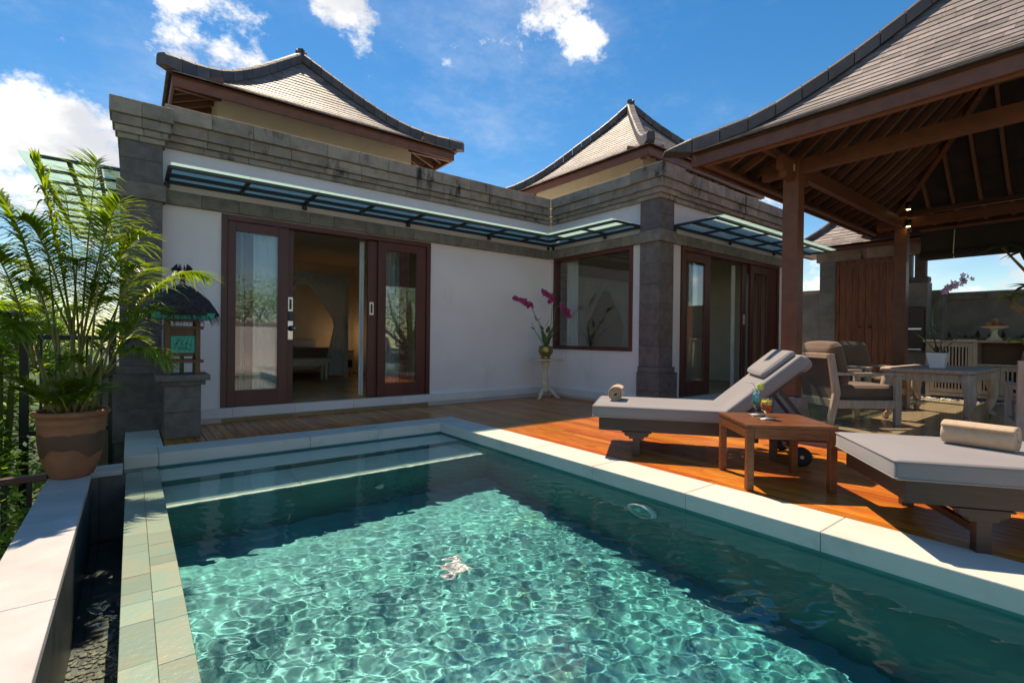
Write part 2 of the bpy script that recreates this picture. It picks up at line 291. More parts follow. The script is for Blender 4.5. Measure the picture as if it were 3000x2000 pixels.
# ------------------------------------------------------------------ mesh helpers
class MB:
    """collects simple shapes; build() links them as ONE mesh object"""
    def __init__(s): s.v = []; s.f = []
    def add(s, v, f):
        k = len(s.v); s.v += [tuple(p) for p in v]; s.f += [tuple(i+k for i in q) for q in f]; return s
    def box(s, x0, x1, y0, y1, z0, z1):
        v = [(x0, y0, z0), (x1, y0, z0), (x1, y1, z0), (x0, y1, z0), (x0, y0, z1), (x1, y0, z1), (x1, y1, z1), (x0, y1, z1)]
        return s.add(v, [(3, 2, 1, 0), (4, 5, 6, 7), (0, 1, 5, 4), (1, 2, 6, 5), (2, 3, 7, 6), (3, 0, 4, 7)])
    def obox(s, M4, x0, x1, y0, y1, z0, z1):
        k = len(s.v); s.box(x0, x1, y0, y1, z0, z1)
        for i in range(k, len(s.v)): s.v[i] = tuple(M4 @ Vector(s.v[i]))
        return s
    def bar(s, a, b, w, h, up=(0, 0, 1)):
        """rectangular bar from a to b, w across, h along up"""
        a, b = Vector(a), Vector(b); d = (b-a); ln = d.length; d.normalize(); u = Vector(up); r = d.cross(u)
        if r.length < 1e-5: r = d.cross(Vector((1, 0, 0)))
        r.normalize(); u = r.cross(d)
        v = []
        for p in (a, b):
            for i, j in ((-1, -1), (1, -1), (1, 1), (-1, 1)): v.append(p + r*(i*w/2) + u*(j*h/2))
        return s.add(v, [(0, 1, 2, 3), (7, 6, 5, 4), (0, 4, 5, 1), (1, 5, 6, 2), (2, 6, 7, 3), (3, 7, 4, 0)])
    def tube(s, pts, rad, seg=8, cap=True):
        pts = [Vector(p) for p in pts]; k = len(s.v); n = len(pts); up = Vector((0.13, 0.21, 1))
        for i, p in enumerate(pts):
            d = (pts[min(i+1, n-1)]-pts[max(i-1, 0)]).normalized(); r = d.cross(up)
            if r.length < 1e-4: r = d.cross(Vector((1, 0, 0)))
            r.normalize(); u = r.cross(d); q = rad[i] if isinstance(rad, (list, tuple)) else rad
            for j in range(seg):
                a = 2*math.pi*j/seg; s.v.append(tuple(p + r*(q*math.cos(a)) + u*(q*math.sin(a))))
        for i in range(n-1):
            for j in range(seg):
                s.f.append((k+i*seg+j, k+i*seg+(j+1) % seg, k+(i+1)*seg+(j+1) % seg, k+(i+1)*seg+j))
        if cap: s.f.append(tuple(k+j for j in range(seg))[::-1]); s.f.append(tuple(k+(n-1)*seg+j for j in range(seg)))
        return s
    def lathe(s, prof, seg=24, c=(0, 0, 0), jit=0.0):
        k = len(s.v)
        for r_, z_ in prof:
            for j in range(seg):
                a = 2*math.pi*j/seg; q = r_*(1+random.uniform(-jit, jit)); s.v.append((c[0]+q*math.cos(a), c[1]+q*math.sin(a), c[2]+z_))
        for i in range(len(prof)-1):
            for j in range(seg):
                s.f.append((k+i*seg+j, k+i*seg+(j+1) % seg, k+(i+1)*seg+(j+1) % seg, k+(i+1)*seg+j))
        s.f.append(tuple(k+j for j in range(seg))[::-1]); s.f.append(tuple(k+(len(prof)-1)*seg+j for j in range(seg)))
        return s
    def prism(s, poly, y0, y1):
        """outline in x,z extruded along y"""
        n = len(poly); v = [(p[0], y0, p[1]) for p in poly]+[(p[0], y1, p[1]) for p in poly]
        return s.add(v, [tuple(range(n)), tuple(range(2*n-1, n-1, -1))]+[(i, i+n, (i+1) % n+n, (i+1) % n) for i in range(n)])
    def cushion(s, x0, x1, y0, y1, z0, z1, r=0.03, puff=0.0, n=10, M4=None):
        """rounded box with slightly swollen top"""
        h = Vector(((x1-x0)/2, (y1-y0)/2, (z1-z0)/2)); c = Vector(((x0+x1)/2, (y0+y1)/2, (z0+z1)/2)); r = min(r, h.x, h.y, h.z)
        def axis(hh):
            e = [-hh, -hh+r*0.3, -hh+r*0.65, -hh+r]; m = [(-hh+r)+(2*hh-2*r)*i/n for i in range(1, n)]
            return e+m+[-q for q in e[::-1]]
        ax = [axis(h.x), axis(h.y), axis(h.z) if h.z > r*1.01 else [-h.z, -h.z*0.5, 0, h.z*0.5, h.z]]
        idx = {}; k = len(s.v)
        def vid(p):
            key = tuple(round(q, 5) for q in p)
            if key in idx: return idx[key]
            q = Vector((max(-h.x+r, min(h.x-r, p[0])), max(-h.y+r, min(h.y-r, p[1])), max(-h.z+r, min(h.z-r, p[2]))))
            d = Vector(p)-q
            if d.length > 1e-7: q = q+d.normalized()*r
            if puff:
                u = 1-(p[0]/h.x)**2; v = 1-(p[1]/h.y)**2; t = 1-(p[2]/h.z)**2
                q.z += puff*math.sqrt(max(0, u*v))*(p[2]/h.z); q.x += puff*0.6*v*t*(1 if p[0] > 0 else -1)*(abs(p[0])/h.x)**4; q.y += puff*0.6*u*t*(1 if p[1] > 0 else -1)*(abs(p[1])/h.y)**4
            q = q+c
            if M4 is not None: q = M4 @ q
            idx[key] = len(s.v); s.v.append(tuple(q)); return idx[key]
        for a in range(3):
            b, cc = (a+1) % 3, (a+2) % 3
            for sg in (-1, 1):
                for i in range(len(ax[b])-1):
                    for j in range(len(ax[cc])-1):
                        q = []
                        for (ii, jj) in ((0, 0), (1, 0), (1, 1), (0, 1)):
                            p = [0, 0, 0]; p[a] = sg*h[a]; p[b] = ax[b][i+ii]; p[cc] = ax[cc][j+jj]; q.append(vid(p))
                        s.f.append(tuple(q) if sg > 0 else tuple(q[::-1]))
        return s
    def mesh(s, name, m, smooth=False):
        me = bpy.data.meshes.new(name); me.from_pydata(s.v, [], s.f); me.materials.append(MATS[m])
        if smooth: me.shade_smooth()
        me.update(); return me
    def build(s, name, m, parent=None, smooth=False, bevel=0.0, segs=2):
        o = bpy.data.objects.new(name, s.mesh(name, m, smooth)); COL.objects.link(o)
        if parent is not None: o.parent = parent
        if bevel:
            b = o.modifiers.new('edge', 'BEVEL'); b.width = bevel; b.segments = segs; b.limit_method = 'ANGLE'; b.angle_limit = R(35)
        return o
def B(*a): return MB().box(*a)
def tag(o, label, cat, group=None, kind=None):
    if label: o['label'] = label
    if cat: o['category'] = cat
    if group: o['group'] = group
    if kind: o['kind'] = kind
    return o
def thing(name, label, cat, loc=(0, 0, 0), rz=0.0, group=None):
    o = bpy.data.objects.new(name, None); COL.objects.link(o); o.location = loc; o.rotation_euler = (0, 0, rz); o.empty_display_size = 0.1
    return tag(o, label, cat, group)
def struct(o): o['kind'] = 'structure'; return o
def stuff(o): o['kind'] = 'stuff'; return o
def piece(name, me, M4, parent):
    o = bpy.data.objects.new(name, me); COL.objects.link(o); o.parent = parent; o.matrix_local = M4; return o
def row(a, b, step, jit=0.0):
    """cut points from a to b about every step"""
    n = max(1, round(abs(b-a)/step)); c = [a+(b-a)*i/n for i in range(n+1)]
    return [c[0]]+[x+random.uniform(-jit, jit) for x in c[1:-1]]+[c[-1]]
# ------------------------------------------------------------------ ground, pool, deck, paving
WZ = -0.135                       # water level
PX0, PX1, PY0, PY1 = 0.205, 3.235, -2.2, 5.68
FZ = -1.28
mb = MB(); n = 60; ext = 900.0
gv = []; gf = []
def gh(x, y):
    d = math.hypot(x, y); return -2.6 - 0.5*mnoise.noise(Vector((x*0.05, y*0.05, 0))) - min(18, max(0, (d-60)*0.03))
gs = [-ext, -400, -180, -90, -50, -30, -20, -14, -10, -7, -5, -3, -1, 1, 4, 8, 12, 16, 20, 30, 50, 90, 180, 400, ext]
for y in gs:
    for x in gs: gv.append((x, y, gh(x, y)))
k = len(gs)
for i in range(k-1):
    for j in range(k-1): gf.append((i*k+j, i*k+j+1, (i+1)*k+j+1, (i+1)*k+j))
mb.add(gv, gf); struct(mb.build('ground', 'ground', smooth=True))
# podium that carries the terrace
struct(B(3.64, 24, -9, 4.0, -2.9, -0.06).build('terrace_base', 'paving'))
struct(B(-0.04, 24, 6.1, 16, -2.9, -0.061).build('terrace_base', 'paving'))
struct(B(3.64, 24, 4.0, 6.1, -2.9, -0.062).build('terrace_base', 'paving'))

pool = bpy.data.objects.new('pool', None); COL.objects.link(pool); struct(pool)
def caustic(o): o.cycles.is_caustics_receiver = True; return o
pb = MB()
pb.add([(PX0, PY0, FZ), (PX1, PY0, FZ), (PX1, PY1, FZ), (PX0, PY1, FZ)], [(0, 1, 2, 3)])
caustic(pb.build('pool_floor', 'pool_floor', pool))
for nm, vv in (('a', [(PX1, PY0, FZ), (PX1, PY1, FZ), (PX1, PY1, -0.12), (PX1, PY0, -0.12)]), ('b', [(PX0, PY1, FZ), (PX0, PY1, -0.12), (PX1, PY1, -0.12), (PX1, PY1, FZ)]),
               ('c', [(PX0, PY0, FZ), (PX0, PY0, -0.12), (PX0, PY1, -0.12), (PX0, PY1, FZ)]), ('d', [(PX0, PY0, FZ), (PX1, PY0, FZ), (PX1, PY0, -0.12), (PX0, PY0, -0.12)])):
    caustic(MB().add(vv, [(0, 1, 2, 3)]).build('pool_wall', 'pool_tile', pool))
for z, y0, y1 in ((-0.20, 5.22, PY1-0.004), (-0.40, 4.61, 5.22)):
    cuts = row(PX0+0.003, PX1-0.003, 1.0)
    caustic(B(PX0+0.003, PX1-0.003, y0+0.01, y1, FZ+0.002, z-0.03).build('step_riser', 'pool_tile', pool))
    for a, b in zip(cuts, cuts[1:]): caustic(B(a+0.002, b-0.002, y0, y1-0.001, z-0.029, z).build('step_slab', 'pool_step', pool))
# coping of cream limestone
cope = []
cuts = row(-0.05, 3.236, 0.82, 0.05); cuts[1] = 0.21
for a, b in zip(cuts, cuts[1:]): cope.append((a+0.0015, b-0.0015, PY1-0.012, 6.05, -0.118, 0.0))
cuts = row(5.665, -2.4, 0.93, 0.04)
for b, a in zip(cuts, cuts[1:]): cope.append((PX1-0.012, 3.62, a+0.0015, b-0.0015, -0.118, 0.0))
cope.append((3.239, 3.62, 5.668, 6.05, -0.118, 0.0))
for a, b in ((6.053, 6.58), (6.583, 7.13)): cope.append((-0.05, 0.262, a, b, -0.118, -0.001))
for c in cope:
    B(*c).build('coping_stone', 'coping', pool, bevel=0.006)
B(PX1+0.01, 3.60, -2.4, 5.66, -0.2, -0.02).build('mortar_bed', 'coping_joint', pool)
B(-0.03, 3.60, PY1+0.01, 6.03, -0.2, -0.021).build('mortar_bed', 'coping_joint', pool)
B(-0.03, 0.25, 6.03, 7.1, -0.6, -0.022).build('mortar_bed', 'coping_joint', pool)
dm = MB(); random.seed(5)
dx = 2.13
for i in range(8):
    for j in range(random.randint(2, 3)):
        x = dx+i*0.042+random.uniform(0, 0.02); y = 5.86+random.uniform(-0.02, 0.02)
        dm.add([(x, y-0.012, 0.0012), (x+random.uniform(0.008, 0.02), y-0.012, 0.0012), (x+0.016, y+0.012, 0.0012), (x+0.004, y+0.010, 0.0012)], [(0, 1, 2, 3)])
dm.build('depth_marking', 'ink', pool)
# overflow wall with green stone tiles
caustic(B(-0.03, PX0-0.002, PY0, 5.60, -1.4, -0.150).build('overflow_wall', 'channel_tile', pool))
random.seed(11)
for x0, x1 in ((-0.034, 0.085), (0.0852, PX0+0.002)):
    y = -2.0+random.uniform(0, 0.1)
    while y < 5.56:
        ln = random.choice((0.12, 0.2, 0.2, 0.26, 0.34)); e = min(y+ln, 5.60)
        B(x0+0.0008, x1-0.0008, y+0.0008, e-0.0008, -0.150, -0.1235+random.uniform(-0.001, 0.001)).build('overflow_tile', 'sukabumi', pool, bevel=0.0015, segs=1)
        y = e
B(-0.048, 0.19, 5.603, 5.665, -0.6, -0.119).build('overflow_end', 'sukabumi', pool)
# lamp in the wall, drain on the floor
pl = thing('pool_lamp', 'round white underwater lamp set in the shaded pool wall', 'lamp', (PX1-0.004, 2.42, -0.42))
MX = Matrix.Rotation(R(-90), 4, 'Y')
def axial(prof, seg=28):
    m = MB().lathe(prof, seg); m.v = [tuple(MX @ Vector(p)) for p in m.v]; return m
caustic(axial([(0.135, 0.0), (0.135, 0.035), (0.12, 0.05), (0.10, 0.052), (0.098, 0.03)]).build('rim', 'white_ceramic', pl, True))
caustic(axial([(0.096, 0.02), (0.09, 0.04), (0.05, 0.058), (0.0, 0.064)]).build('lens', 'turquoise', pl, True))
dr = thing('floor_drain', 'square white drain grate on the sunlit pool floor', 'drain', (1.95, 3.2, FZ))
caustic(B(-0.10, 0.10, -0.10, 0.10, 0.001, 0.012).build('plate', 'drain_steel', dr))
for i in range(5): caustic(B(-0.085, 0.085, -0.09+i*0.04, -0.075+i*0.04, 0.013, 0.018).build('bar', 'white_ceramic', dr))
jt = thing('return_jet', 'small white round inlet on the shaded pool end wall', 'inlet', (1.95, 4.605, -0.85))
m = MB().lathe([(0.05, 0), (0.05, 0.012), (0.03, 0.02), (0.0, 0.02)], 16); m.v = [tuple(Matrix.Rotation(R(90), 4, 'X') @ Vector(p)) for p in m.v]; caustic(m.build('cap', 'white_ceramic', jt, True))

def water(name, x0, x1, y0, y1, z, step, amp, seed, calm=None):
    nx = int((x1-x0)/step)+1; ny = int((y1-y0)/step)+1
    X, Y = np.meshgrid(np.linspace(x0, x1, nx), np.linspace(y0, y1, ny)); Z = np.zeros_like(X); g = np.random.default_rng(seed)
    for q in range(110):
        Lw = 0.025*(0.17/0.025)**g.random(); a = g.normal(0.75, 0.75); kk = 2*np.pi/Lw
        Z += (0.33/39.5*Lw**2)*np.sin(kk*(X*np.cos(a)+Y*np.sin(a)) + g.uniform(0, 6.28) + 0.6*np.sin(X*g.uniform(.5, 2)+Y*g.uniform(.5, 2)))
    Z *= amp
    if calm is not None: Z *= np.clip((calm[1]-Y)/(calm[1]-calm[0]), 0.22, 1.0)
    v = np.stack([X, Y, Z+z], -1).reshape(-1, 3)
    i, j = np.meshgrid(np.arange(ny-1), np.arange(nx-1), indexing='ij'); q = (i*nx+j).ravel()
    f = np.stack([q, q+1, q+nx+1, q+nx], -1)
    m = MB(); m.v = v.tolist(); m.f = f.tolist()
    o = m.build(name, 'water', smooth=True); o.cycles.is_caustics_caster = True; return struct(o)
water('pool_water', PX0-0.004, PX1+0.002, PY0, PY1+0.002, WZ, 0.0082, 1.0, 3, (3.6, 5.2))

# overflow channel and the white ledge beyond it
ch = bpy.data.objects.new('overflow_channel', None); COL.objects.link(ch); struct(ch)
caustic(B(-0.252, -0.030, PY0, 5.25, -1.05, -0.66).build('channel_floor', 'channel_tile', ch))
caustic(B(-0.262, -0.250, PY0, 5.20, -1.05, -0.03).build('channel_lining', 'channel_tile', ch))
caustic(B(-0.252, -0.034, 5.19, 5.21, -1.05, -0.05).build('channel_lining', 'channel_tile', ch))
random.seed(3); pm = MB()
for i in range(900):
    x, y, r_ = random.uniform(-0.245, -0.035), random.uniform(1.3, 3.6), random.uniform(0.008, 0.02)
    k = len(pm.v); pm.lathe([(r_*0.2, 0), (r_, r_*0.4), (r_*0.8, r_*0.8), (r_*0.1, r_)], 6, (x, y, -0.66))
caustic(stuff(pm.build('pebble_bed', 'pebble', ch)))
water('channel_water', -0.25, -0.031, PY0, 5.19, -0.55, 0.012, 0.8, 8)
led = bpy.data.objects.new('ledge', None); COL.objects.link(led); struct(led)
for a, b in zip(*(lambda c: (c, c[1:]))(row(-2.2, 5.20, 1.2, 0.1))):
    B(-0.505, -0.247, a+0.001, b-0.001, -0.045, 0.0).build('ledge_slab', 'ledge_stone', led, bevel=0.004)
B(-0.50, -0.264, -2.2, 5.19, -2.9, -0.046).build('ledge_wall', 'garden_wall', led)
B(-0.505, -0.052, 5.203, 5.45, -0.05, -0.004).build('ledge_slab', 'ledge_stone', led, bevel=0.004)
B(-0.50, -0.06, 5.212, 5.44, -2.9, -0.051).build('ledge_wall', 'garden_wall', led)

# timber deck, boards running along Y
deck = bpy.data.objects.new('deck', None); COL.objects.link(deck); struct(deck)
random.seed(21)
def boards(x0, x1, y0, y1, wd=0.092, ln=2.2, nb=None):
    x = x0
    while x < x1-0.02:
        e = min(x+wd, x1); y = y0-random.uniform(0, ln)
        while y < y1:
            l2 = random.uniform(0.7, 1.2)*ln; a, b = max(y, y0), min(y+l2, y1)
            if b-a > 0.02: B(x+0.0022, e-0.0022, a+0.0012, b-0.0012, -0.028, random.uniform(-0.0008, 0.0008)).build('plank', 'deck_wood', deck, bevel=0.003, segs=1)
            y += l2
        x = e
boards(0.27, 3.62, 6.054, 7.24)
boards(3.624, 5.80, -0.6, 7.24, ln=2.4)
boards(5.80, 6.66, 3.62, 7.24)
boards(6.66, 7.9, 3.62, 4.62)
struct(B(3.63, 5.79, -2.4, 7.3, -0.05, -0.032).build('deck_base', 'dark_inside'))
struct(B(0.27, 3.63, 6.06, 7.3, -0.05, -0.0321).build('deck_base', 'dark_inside'))
struct(B(5.79, 7.95, 3.62, 7.3, -0.05, -0.0322).build('deck_base', 'dark_inside'))
struct(B(3.624, 5.80, -2.4, -0.604, -0.0318, -0.002).build('deck_end', 'deck_wood'))
# pavilion floor
pf = bpy.data.objects.new('pavilion_floor', None); COL.objects.link(pf); struct(pf)
B(5.81, 12.9, -5, 3.61, -0.06, 0.095).build('floor_slab', 'floor_border', pf)
random.seed(2)
for i in range(12):
    for j in range(15):
        a = 5.80+i*0.6; b = 3.62-(j+1)*0.6
        edge = i == 0 or j == 0
        B(a+0.0015, min(a+0.5985, 12.9), b+0.0015, b+0.5985, 0.095, 0.12).build('floor_tile', 'floor_border' if edge else 'floor_tile', pf, bevel=0.002, segs=1)
cy = bpy.data.objects.new('courtyard_paving', None); COL.objects.link(cy); struct(cy)
for i in range(12):
    for j in range(4):
        a = 7.95+i*0.62; b = 3.63+j*0.55
        if b+0.55 > 4.72 and a < 11.4: continue
        B(a, a+0.615, b, b+0.545, -0.05, 0.05+random.uniform(0, 0.002)).build('paver', 'paving', cy, bevel=0.003, segs=1)
B(7.0, 11.0, 4.30, 4.74, 0.0, 0.165).build('door_step', 'plinth_stone', cy, bevel=0.006)
pw = MB()
for i in range(700):
    x, y, r_ = random.uniform(11.3, 12.3), random.uniform(0.2, 2.6), random.uniform(0.012, 0.028)
    pw.lathe([(r_*0.2, 0), (r_, r_*0.4), (r_*0.7, r_*0.8), (r_*0.1, r_)], 6, (x, y, 0.121))
stuff(pw.build('white_pebbles', 'pebbles_white'))
# ------------------------------------------------------------------ roofs of slate
def make_roof(parent, x0, x1, y0, y1, prof, tmax, expo, tw, faces, name, nind=300, capw=0.17, caph=0.16, hipstep=0.27, seed=1, under='underlay', ridge=False, tip=0.10, lift_=0.035, taper=0.25):
    """hipped roof over the rectangle of its eaves; prof(t) = height at distance t in from the eave"""
    rnd = random.Random(seed)
    roof = MB()
    ts = [tmax*i/14 for i in range(15)]
    ring = [[(x0+t, y0+t, prof(t)-0.05), (x1-t, y0+t, prof(t)-0.05), (x1-t, y1-t, prof(t)-0.05), (x0+t, y1-t, prof(t)-0.05)] for t in ts]
    for q in ring: roof.v += q
    for i in range(14):
        for j in range(4): roof.f.append((i*4+j, i*4+(j+1) % 4, i*4+4+(j+1) % 4, i*4+4+j))
    ro = roof.build('roof', under, parent); ro['label'] = name
    tile = B(-0.5, 0.5, 0, 1, 0, 1).mesh('tile', 'slate')
    corners = [Vector((x0, y0)), Vector((x1, y0)), Vector((x1, y1)), Vector((x0, y1))]
    tiles = []
    for fi in range(4):
        c0, c1 = corners[fi], corners[(fi+1) % 4]; e = (c1-c0).normalized(); Ln = (c1-c0).length; inn = Vector((-e.y, e.x))
        t = -0.03; kk = 0
        while t < tmax-0.02:
            dz = (prof(t+0.05)-prof(t))/0.05; dt = expo/math.sqrt(1+dz*dz); t1 = t+dt*1.2
            p0 = Vector((0, t, prof(max(t, -0.03)))); p1z = prof(t1)
            sl = Vector((0, t1-t, p1z-prof(t))); sln = sl.length
            a = max(t, 0)+0.02; b = Ln-max(t, 0)-0.02
            x = a-rnd.uniform(0, tw)
            while x < b:
                wdt = tw*rnd.uniform(0.6, 1.35); u0, u1 = max(x, a), min(x+wdt, b)
                if u1-u0 > 0.03:
                    E3 = Vector((e.x, e.y, 0)); S3 = Vector((inn.x*sl.y, inn.y*sl.y, sl.z)).normalized(); Nn = E3.cross(S3)
                    th = 0.0105+rnd.uniform(0, 0.003)
                    org = Vector((c0.x+e.x*(u0+u1)/2+inn.x*t, c0.y+e.y*(u0+u1)/2+inn.y*t, prof(t)-0.006))
                    S2 = (S3*sln - Nn*(th*0.9)); Nn = E3.cross(S2).normalized()
                    M4 = Matrix(((E3.x*(u1-u0-0.0025), S2.x, Nn.x*th, org.x), (E3.y*(u1-u0-0.0025), S2.y, Nn.y*th, org.y), (E3.z, S2.z, Nn.z*th, org.z), (0, 0, 0, 1)))
                    ow = org+parent.location; pj = project(ow); sc_ = 0
                    if pj and -60 < pj[0] < 3060 and -60 < pj[1] < 2060 and fi in faces: sc_ = (u1-u0)*sln*abs(Nn.dot((Vector(CAM)-ow).normalized()))/pj[2]**2 if Nn.dot(Vector(CAM)-ow) > 0 else 0
                    tiles.append((sc_, M4))
                x += wdt
            t += dt; kk += 1
    tiles.sort(key=lambda q: -q[0])
    ind = [q for q in tiles[:nind] if q[0] > 0]
    for s_, M4 in ind: piece('tile', tile, M4, ro)
    rest = MB(); bv = [Vector(v.co) for v in tile.vertices]; bf = [tuple(p.vertices) for p in tile.polygons]
    for s_, M4 in tiles[len(ind):]: rest.add([M4 @ v for v in bv], bf)
    if rest.v: stuff(rest.build('tile_field', 'slate', ro))
    # hips: dark slates set on edge along each hip
    for ci, (cx, cy_, sx, sy) in enumerate(((x0, y0, 1, 1), (x1, y0, -1, 1), (x1, y1, -1, -1), (x0, y1, 1, -1))):
        d2 = Vector((sx, sy, 0)).normalized(); side = Vector((-d2.y, d2.x, 0))
        t = -tip
        while t < tmax-0.01:
            st = hipstep/math.sqrt(2+((prof(max(t, 0)+0.05)-prof(max(t, 0)))/0.05)**2); t1 = min(t+st, tmax+0.04)
            def top(q): return prof(max(q, 0)) + (caph+lift_*math.exp(-max(q, 0)/0.2) if q >= 0 else (caph+lift_)*(1+taper*q/tip))
            def low_(q): return prof(max(q, 0)) - 0.03 + (0.03*(-q/max(tip, .01)) if q < 0 else 0)
            m = MB(); vv = []; g = 0.006
            for q in (t+g, t1-g*0.2):
                b = Vector((cx+sx*q, cy_+sy*q, 0))
                wv = capw*(0.5 if q >= 0 else 0.5*(1+0.2*(q/tip)))
                for s_, z_ in ((-1.06, low_(q)), (1.06, low_(q)), (1, top(q)-0.03), (0.7, top(q)), (-0.7, top(q)), (-1, top(q)-0.03)):
                    p = b+side*(wv*s_); vv.append((p.x, p.y, z_))
            lift = random.uniform(0, 0.006)
            vv = [(a, b_, c_+(lift if i < 6 else 0)) for i, (a, b_, c_) in enumerate(vv)]
            m.add(vv, [(5, 4, 3, 2, 1, 0), (6, 7, 8, 9, 10, 11)]+[(i, (i+1) % 6, (i+1) % 6+6, i+6) for i in range(6)])
            m.build('hip_slate', 'hip_slate', ro)
            t = t1
    return ro
def curve(pts):
    xs = [p[0] for p in pts]; ys = [p[1] for p in pts]
    # smooth monotone-ish interpolation
    import bisect
    n_ = len(xs); d = [(ys[i+1]-ys[i])/(xs[i+1]-xs[i]) for i in range(n_-1)]; m_ = [d[0]]+[(d[i-1]+d[i])/2 for i in range(1, n_-1)]+[d[-1]]
    def f(t):
        if t <= xs[0]: return ys[0]+d[0]*(t-xs[0])
        if t >= xs[-1]: return ys[-1]+d[-1]*(t-xs[-1])
        i = bisect.bisect_right(xs, t)-1; h = xs[i+1]-xs[i]; s = (t-xs[i])/h
        return (2*s**3-3*s**2+1)*ys[i]+(s**3-2*s**2+s)*h*m_[i]+(-2*s**3+3*s**2)*ys[i+1]+(s**3-s**2)*h*m_[i+1]
    return f

# ------------------------------------------------------------------ villa
villa = thing('villa', 'white plastered villa with dark stone pillars, weathered cornice and two slate roofs', 'building')
YA, XB, YC, T = 7.35, 6.69, 4.78, 0.16
XR = 11.45
def wall(*a): return B(*a).build('wall', 'plaster', villa)
# wall A (facing the pool end)
wall(0.27, 0.93, YA, YA+T, -0.06, 3.45); wall(3.95, XB+T, YA, YA+T, -0.06, 3.45); wall(0.93, 3.95, YA, YA+T, 2.70, 3.45)
# wall B with the big window
wall(XB, XB+T, 7.24, YA, -0.06, 3.45); wall(XB, XB+T, YC, 5.29, -0.06, 3.45); wall(XB, XB+T, 5.29, 7.24, -0.06, 0.93); wall(XB, XB+T, 5.29, 7.24, 2.72, 3.45)
# wall C with the second sliding door
wall(XB+T, 7.30, YC, YC+T, -0.06, 3.45); wall(10.92, XR, YC, YC+T, -0.06, 3.45); wall(7.30, 10.92, YC, YC+T, 2.72, 3.45)
wall(XR-T, XR, YC+T, 12.0, -0.06, 3.45)
wall(0.0, T, YA, 13.6, -2.9, 3.45)          # outer side towards the valley
def rm(*a): return B(*a).build('room_wall', 'room_wall', villa)
# rooms behind the doors
rm(T+0.002, 0.3, YA+T, 13.5, 0.17, 3.05); rm(4.85, 4.95, YA+T, 13.5, 0.17, 3.05); rm(0.2, 4.9, 13.5, 13.6, 0.17, 3.05)
B(T, 5.0, YA+0.002, 13.6, -0.05, 0.17).build('room_floor', 'room_floor', villa); B(T, 5.0, YA+T, 13.6, 3.05, 3.2).build('room_ceiling', 'room_wall', villa)
rm(XB+T+0.002, 6.95, 7.6, 10.5, 0.17, 3.05); rm(XB+T, XR-T-0.002, 10.5, 10.6, 0.17, 3.05); rm(XR-T-0.1, XR-T-0.002, YC+T, 10.5, 0.17, 3.05)
B(XB+T, XR-T, YC+0.002, 10.6, -0.05, 0.168).build('room_floor', 'room_floor', villa); B(XB+T, XR-T, YC+T, 10.6, 3.05, 3.2).build('room_ceiling', 'room_wall', villa)
# flat roof
B(0.1, XB+0.3, YA+0.2, 13.6, 3.46, 3.62).build('flat_roof', 'coping', villa); B(XB+0.31, XR-0.1, YC+0.2, 12.0, 3.46, 3.621).build('flat_roof', 'coping', villa)
# plinth
random.seed(4)
for a, b in zip(*(lambda c: (c, c[1:]))(row(0.285, XB-0.06, 0.75, 0.05))): B(a+.001, b-.001, YA-0.055, YA-0.001, 0.045, 0.172).build('plinth_stone', 'plinth_stone', villa, bevel=0.004)
for a, b in zip(*(lambda c: (c, c[1:]))(row(5.10, YA-0.057, 0.75, 0.05))): B(XB-0.055, XB-0.001, a+.001, b-.001, 0.045, 0.171).build('plinth_stone', 'plinth_stone', villa, bevel=0.004)
B(0.93, 3.95, YA-0.05, YA+0.0015, 0.173, 0.1755).build('threshold', 'plinth_stone', villa)
# stone band, cornice (four tiers), all in separate stones
def course(p, q, axis, face, out, z0, z1, step, m, nm, depth=0.12, bev=0.005):
    c = row(p, q, step, step*0.12)
    for a, b in zip(c, c[1:]):
        lo_, hi_ = min(a, b)+0.0012, max(a, b)-0.0012; j = random.uniform(-0.003, 0.003)
        if axis == 'x': bb = (lo_, hi_, face-out+j, face+depth, z0+.0008, z1-.0008)
        else: bb = (face-out+j, face+depth, lo_, hi_, z0+.0008, z1-.0008)
        B(*bb).build(nm, m, villa, bevel=bev, segs=1)
TIERS = ((3.40, 3.475, 0.045), (3.475, 3.555, 0.08), (3.555, 3.695, 0.12), (3.695, 3.88, 0.16))
random.seed(9)
course(0.27, XB-0.06, 'x', YA, 0.06, 2.715, 2.885, 0.42, 'band_stone', 'band_stone', -0.001)
course(5.10, YA-0.061, 'y', XB, 0.06, 2.716, 2.886, 0.42, 'band_stone', 'band_stone', -0.001)
course(7.0, XR, 'x', YC, 0.06, 2.715, 2.885, 0.42, 'band_stone', 'band_stone', -0.001)
for i, (z0, z1, out) in enumerate(TIERS):
    dep = 0.30 if i > 1 else 0.17
    course(0.3, XB-out, 'x', YA, out, z0, z1, 0.47, 'cornice', 'cornice_stone', dep)
    course(5.12, YA-out-0.001, 'y', XB, out, z0, z1, 0.47, 'cornice', 'cornice_stone', dep)
    course(7.02, XR+0.1, 'x', YC, out, z0, z1, 0.47, 'cornice', 'cornice_stone', dep)
    course(7.36, 13.5, 'y', 0.0, out, z0, z1, 0.7, 'cornice', 'cornice_stone', dep)
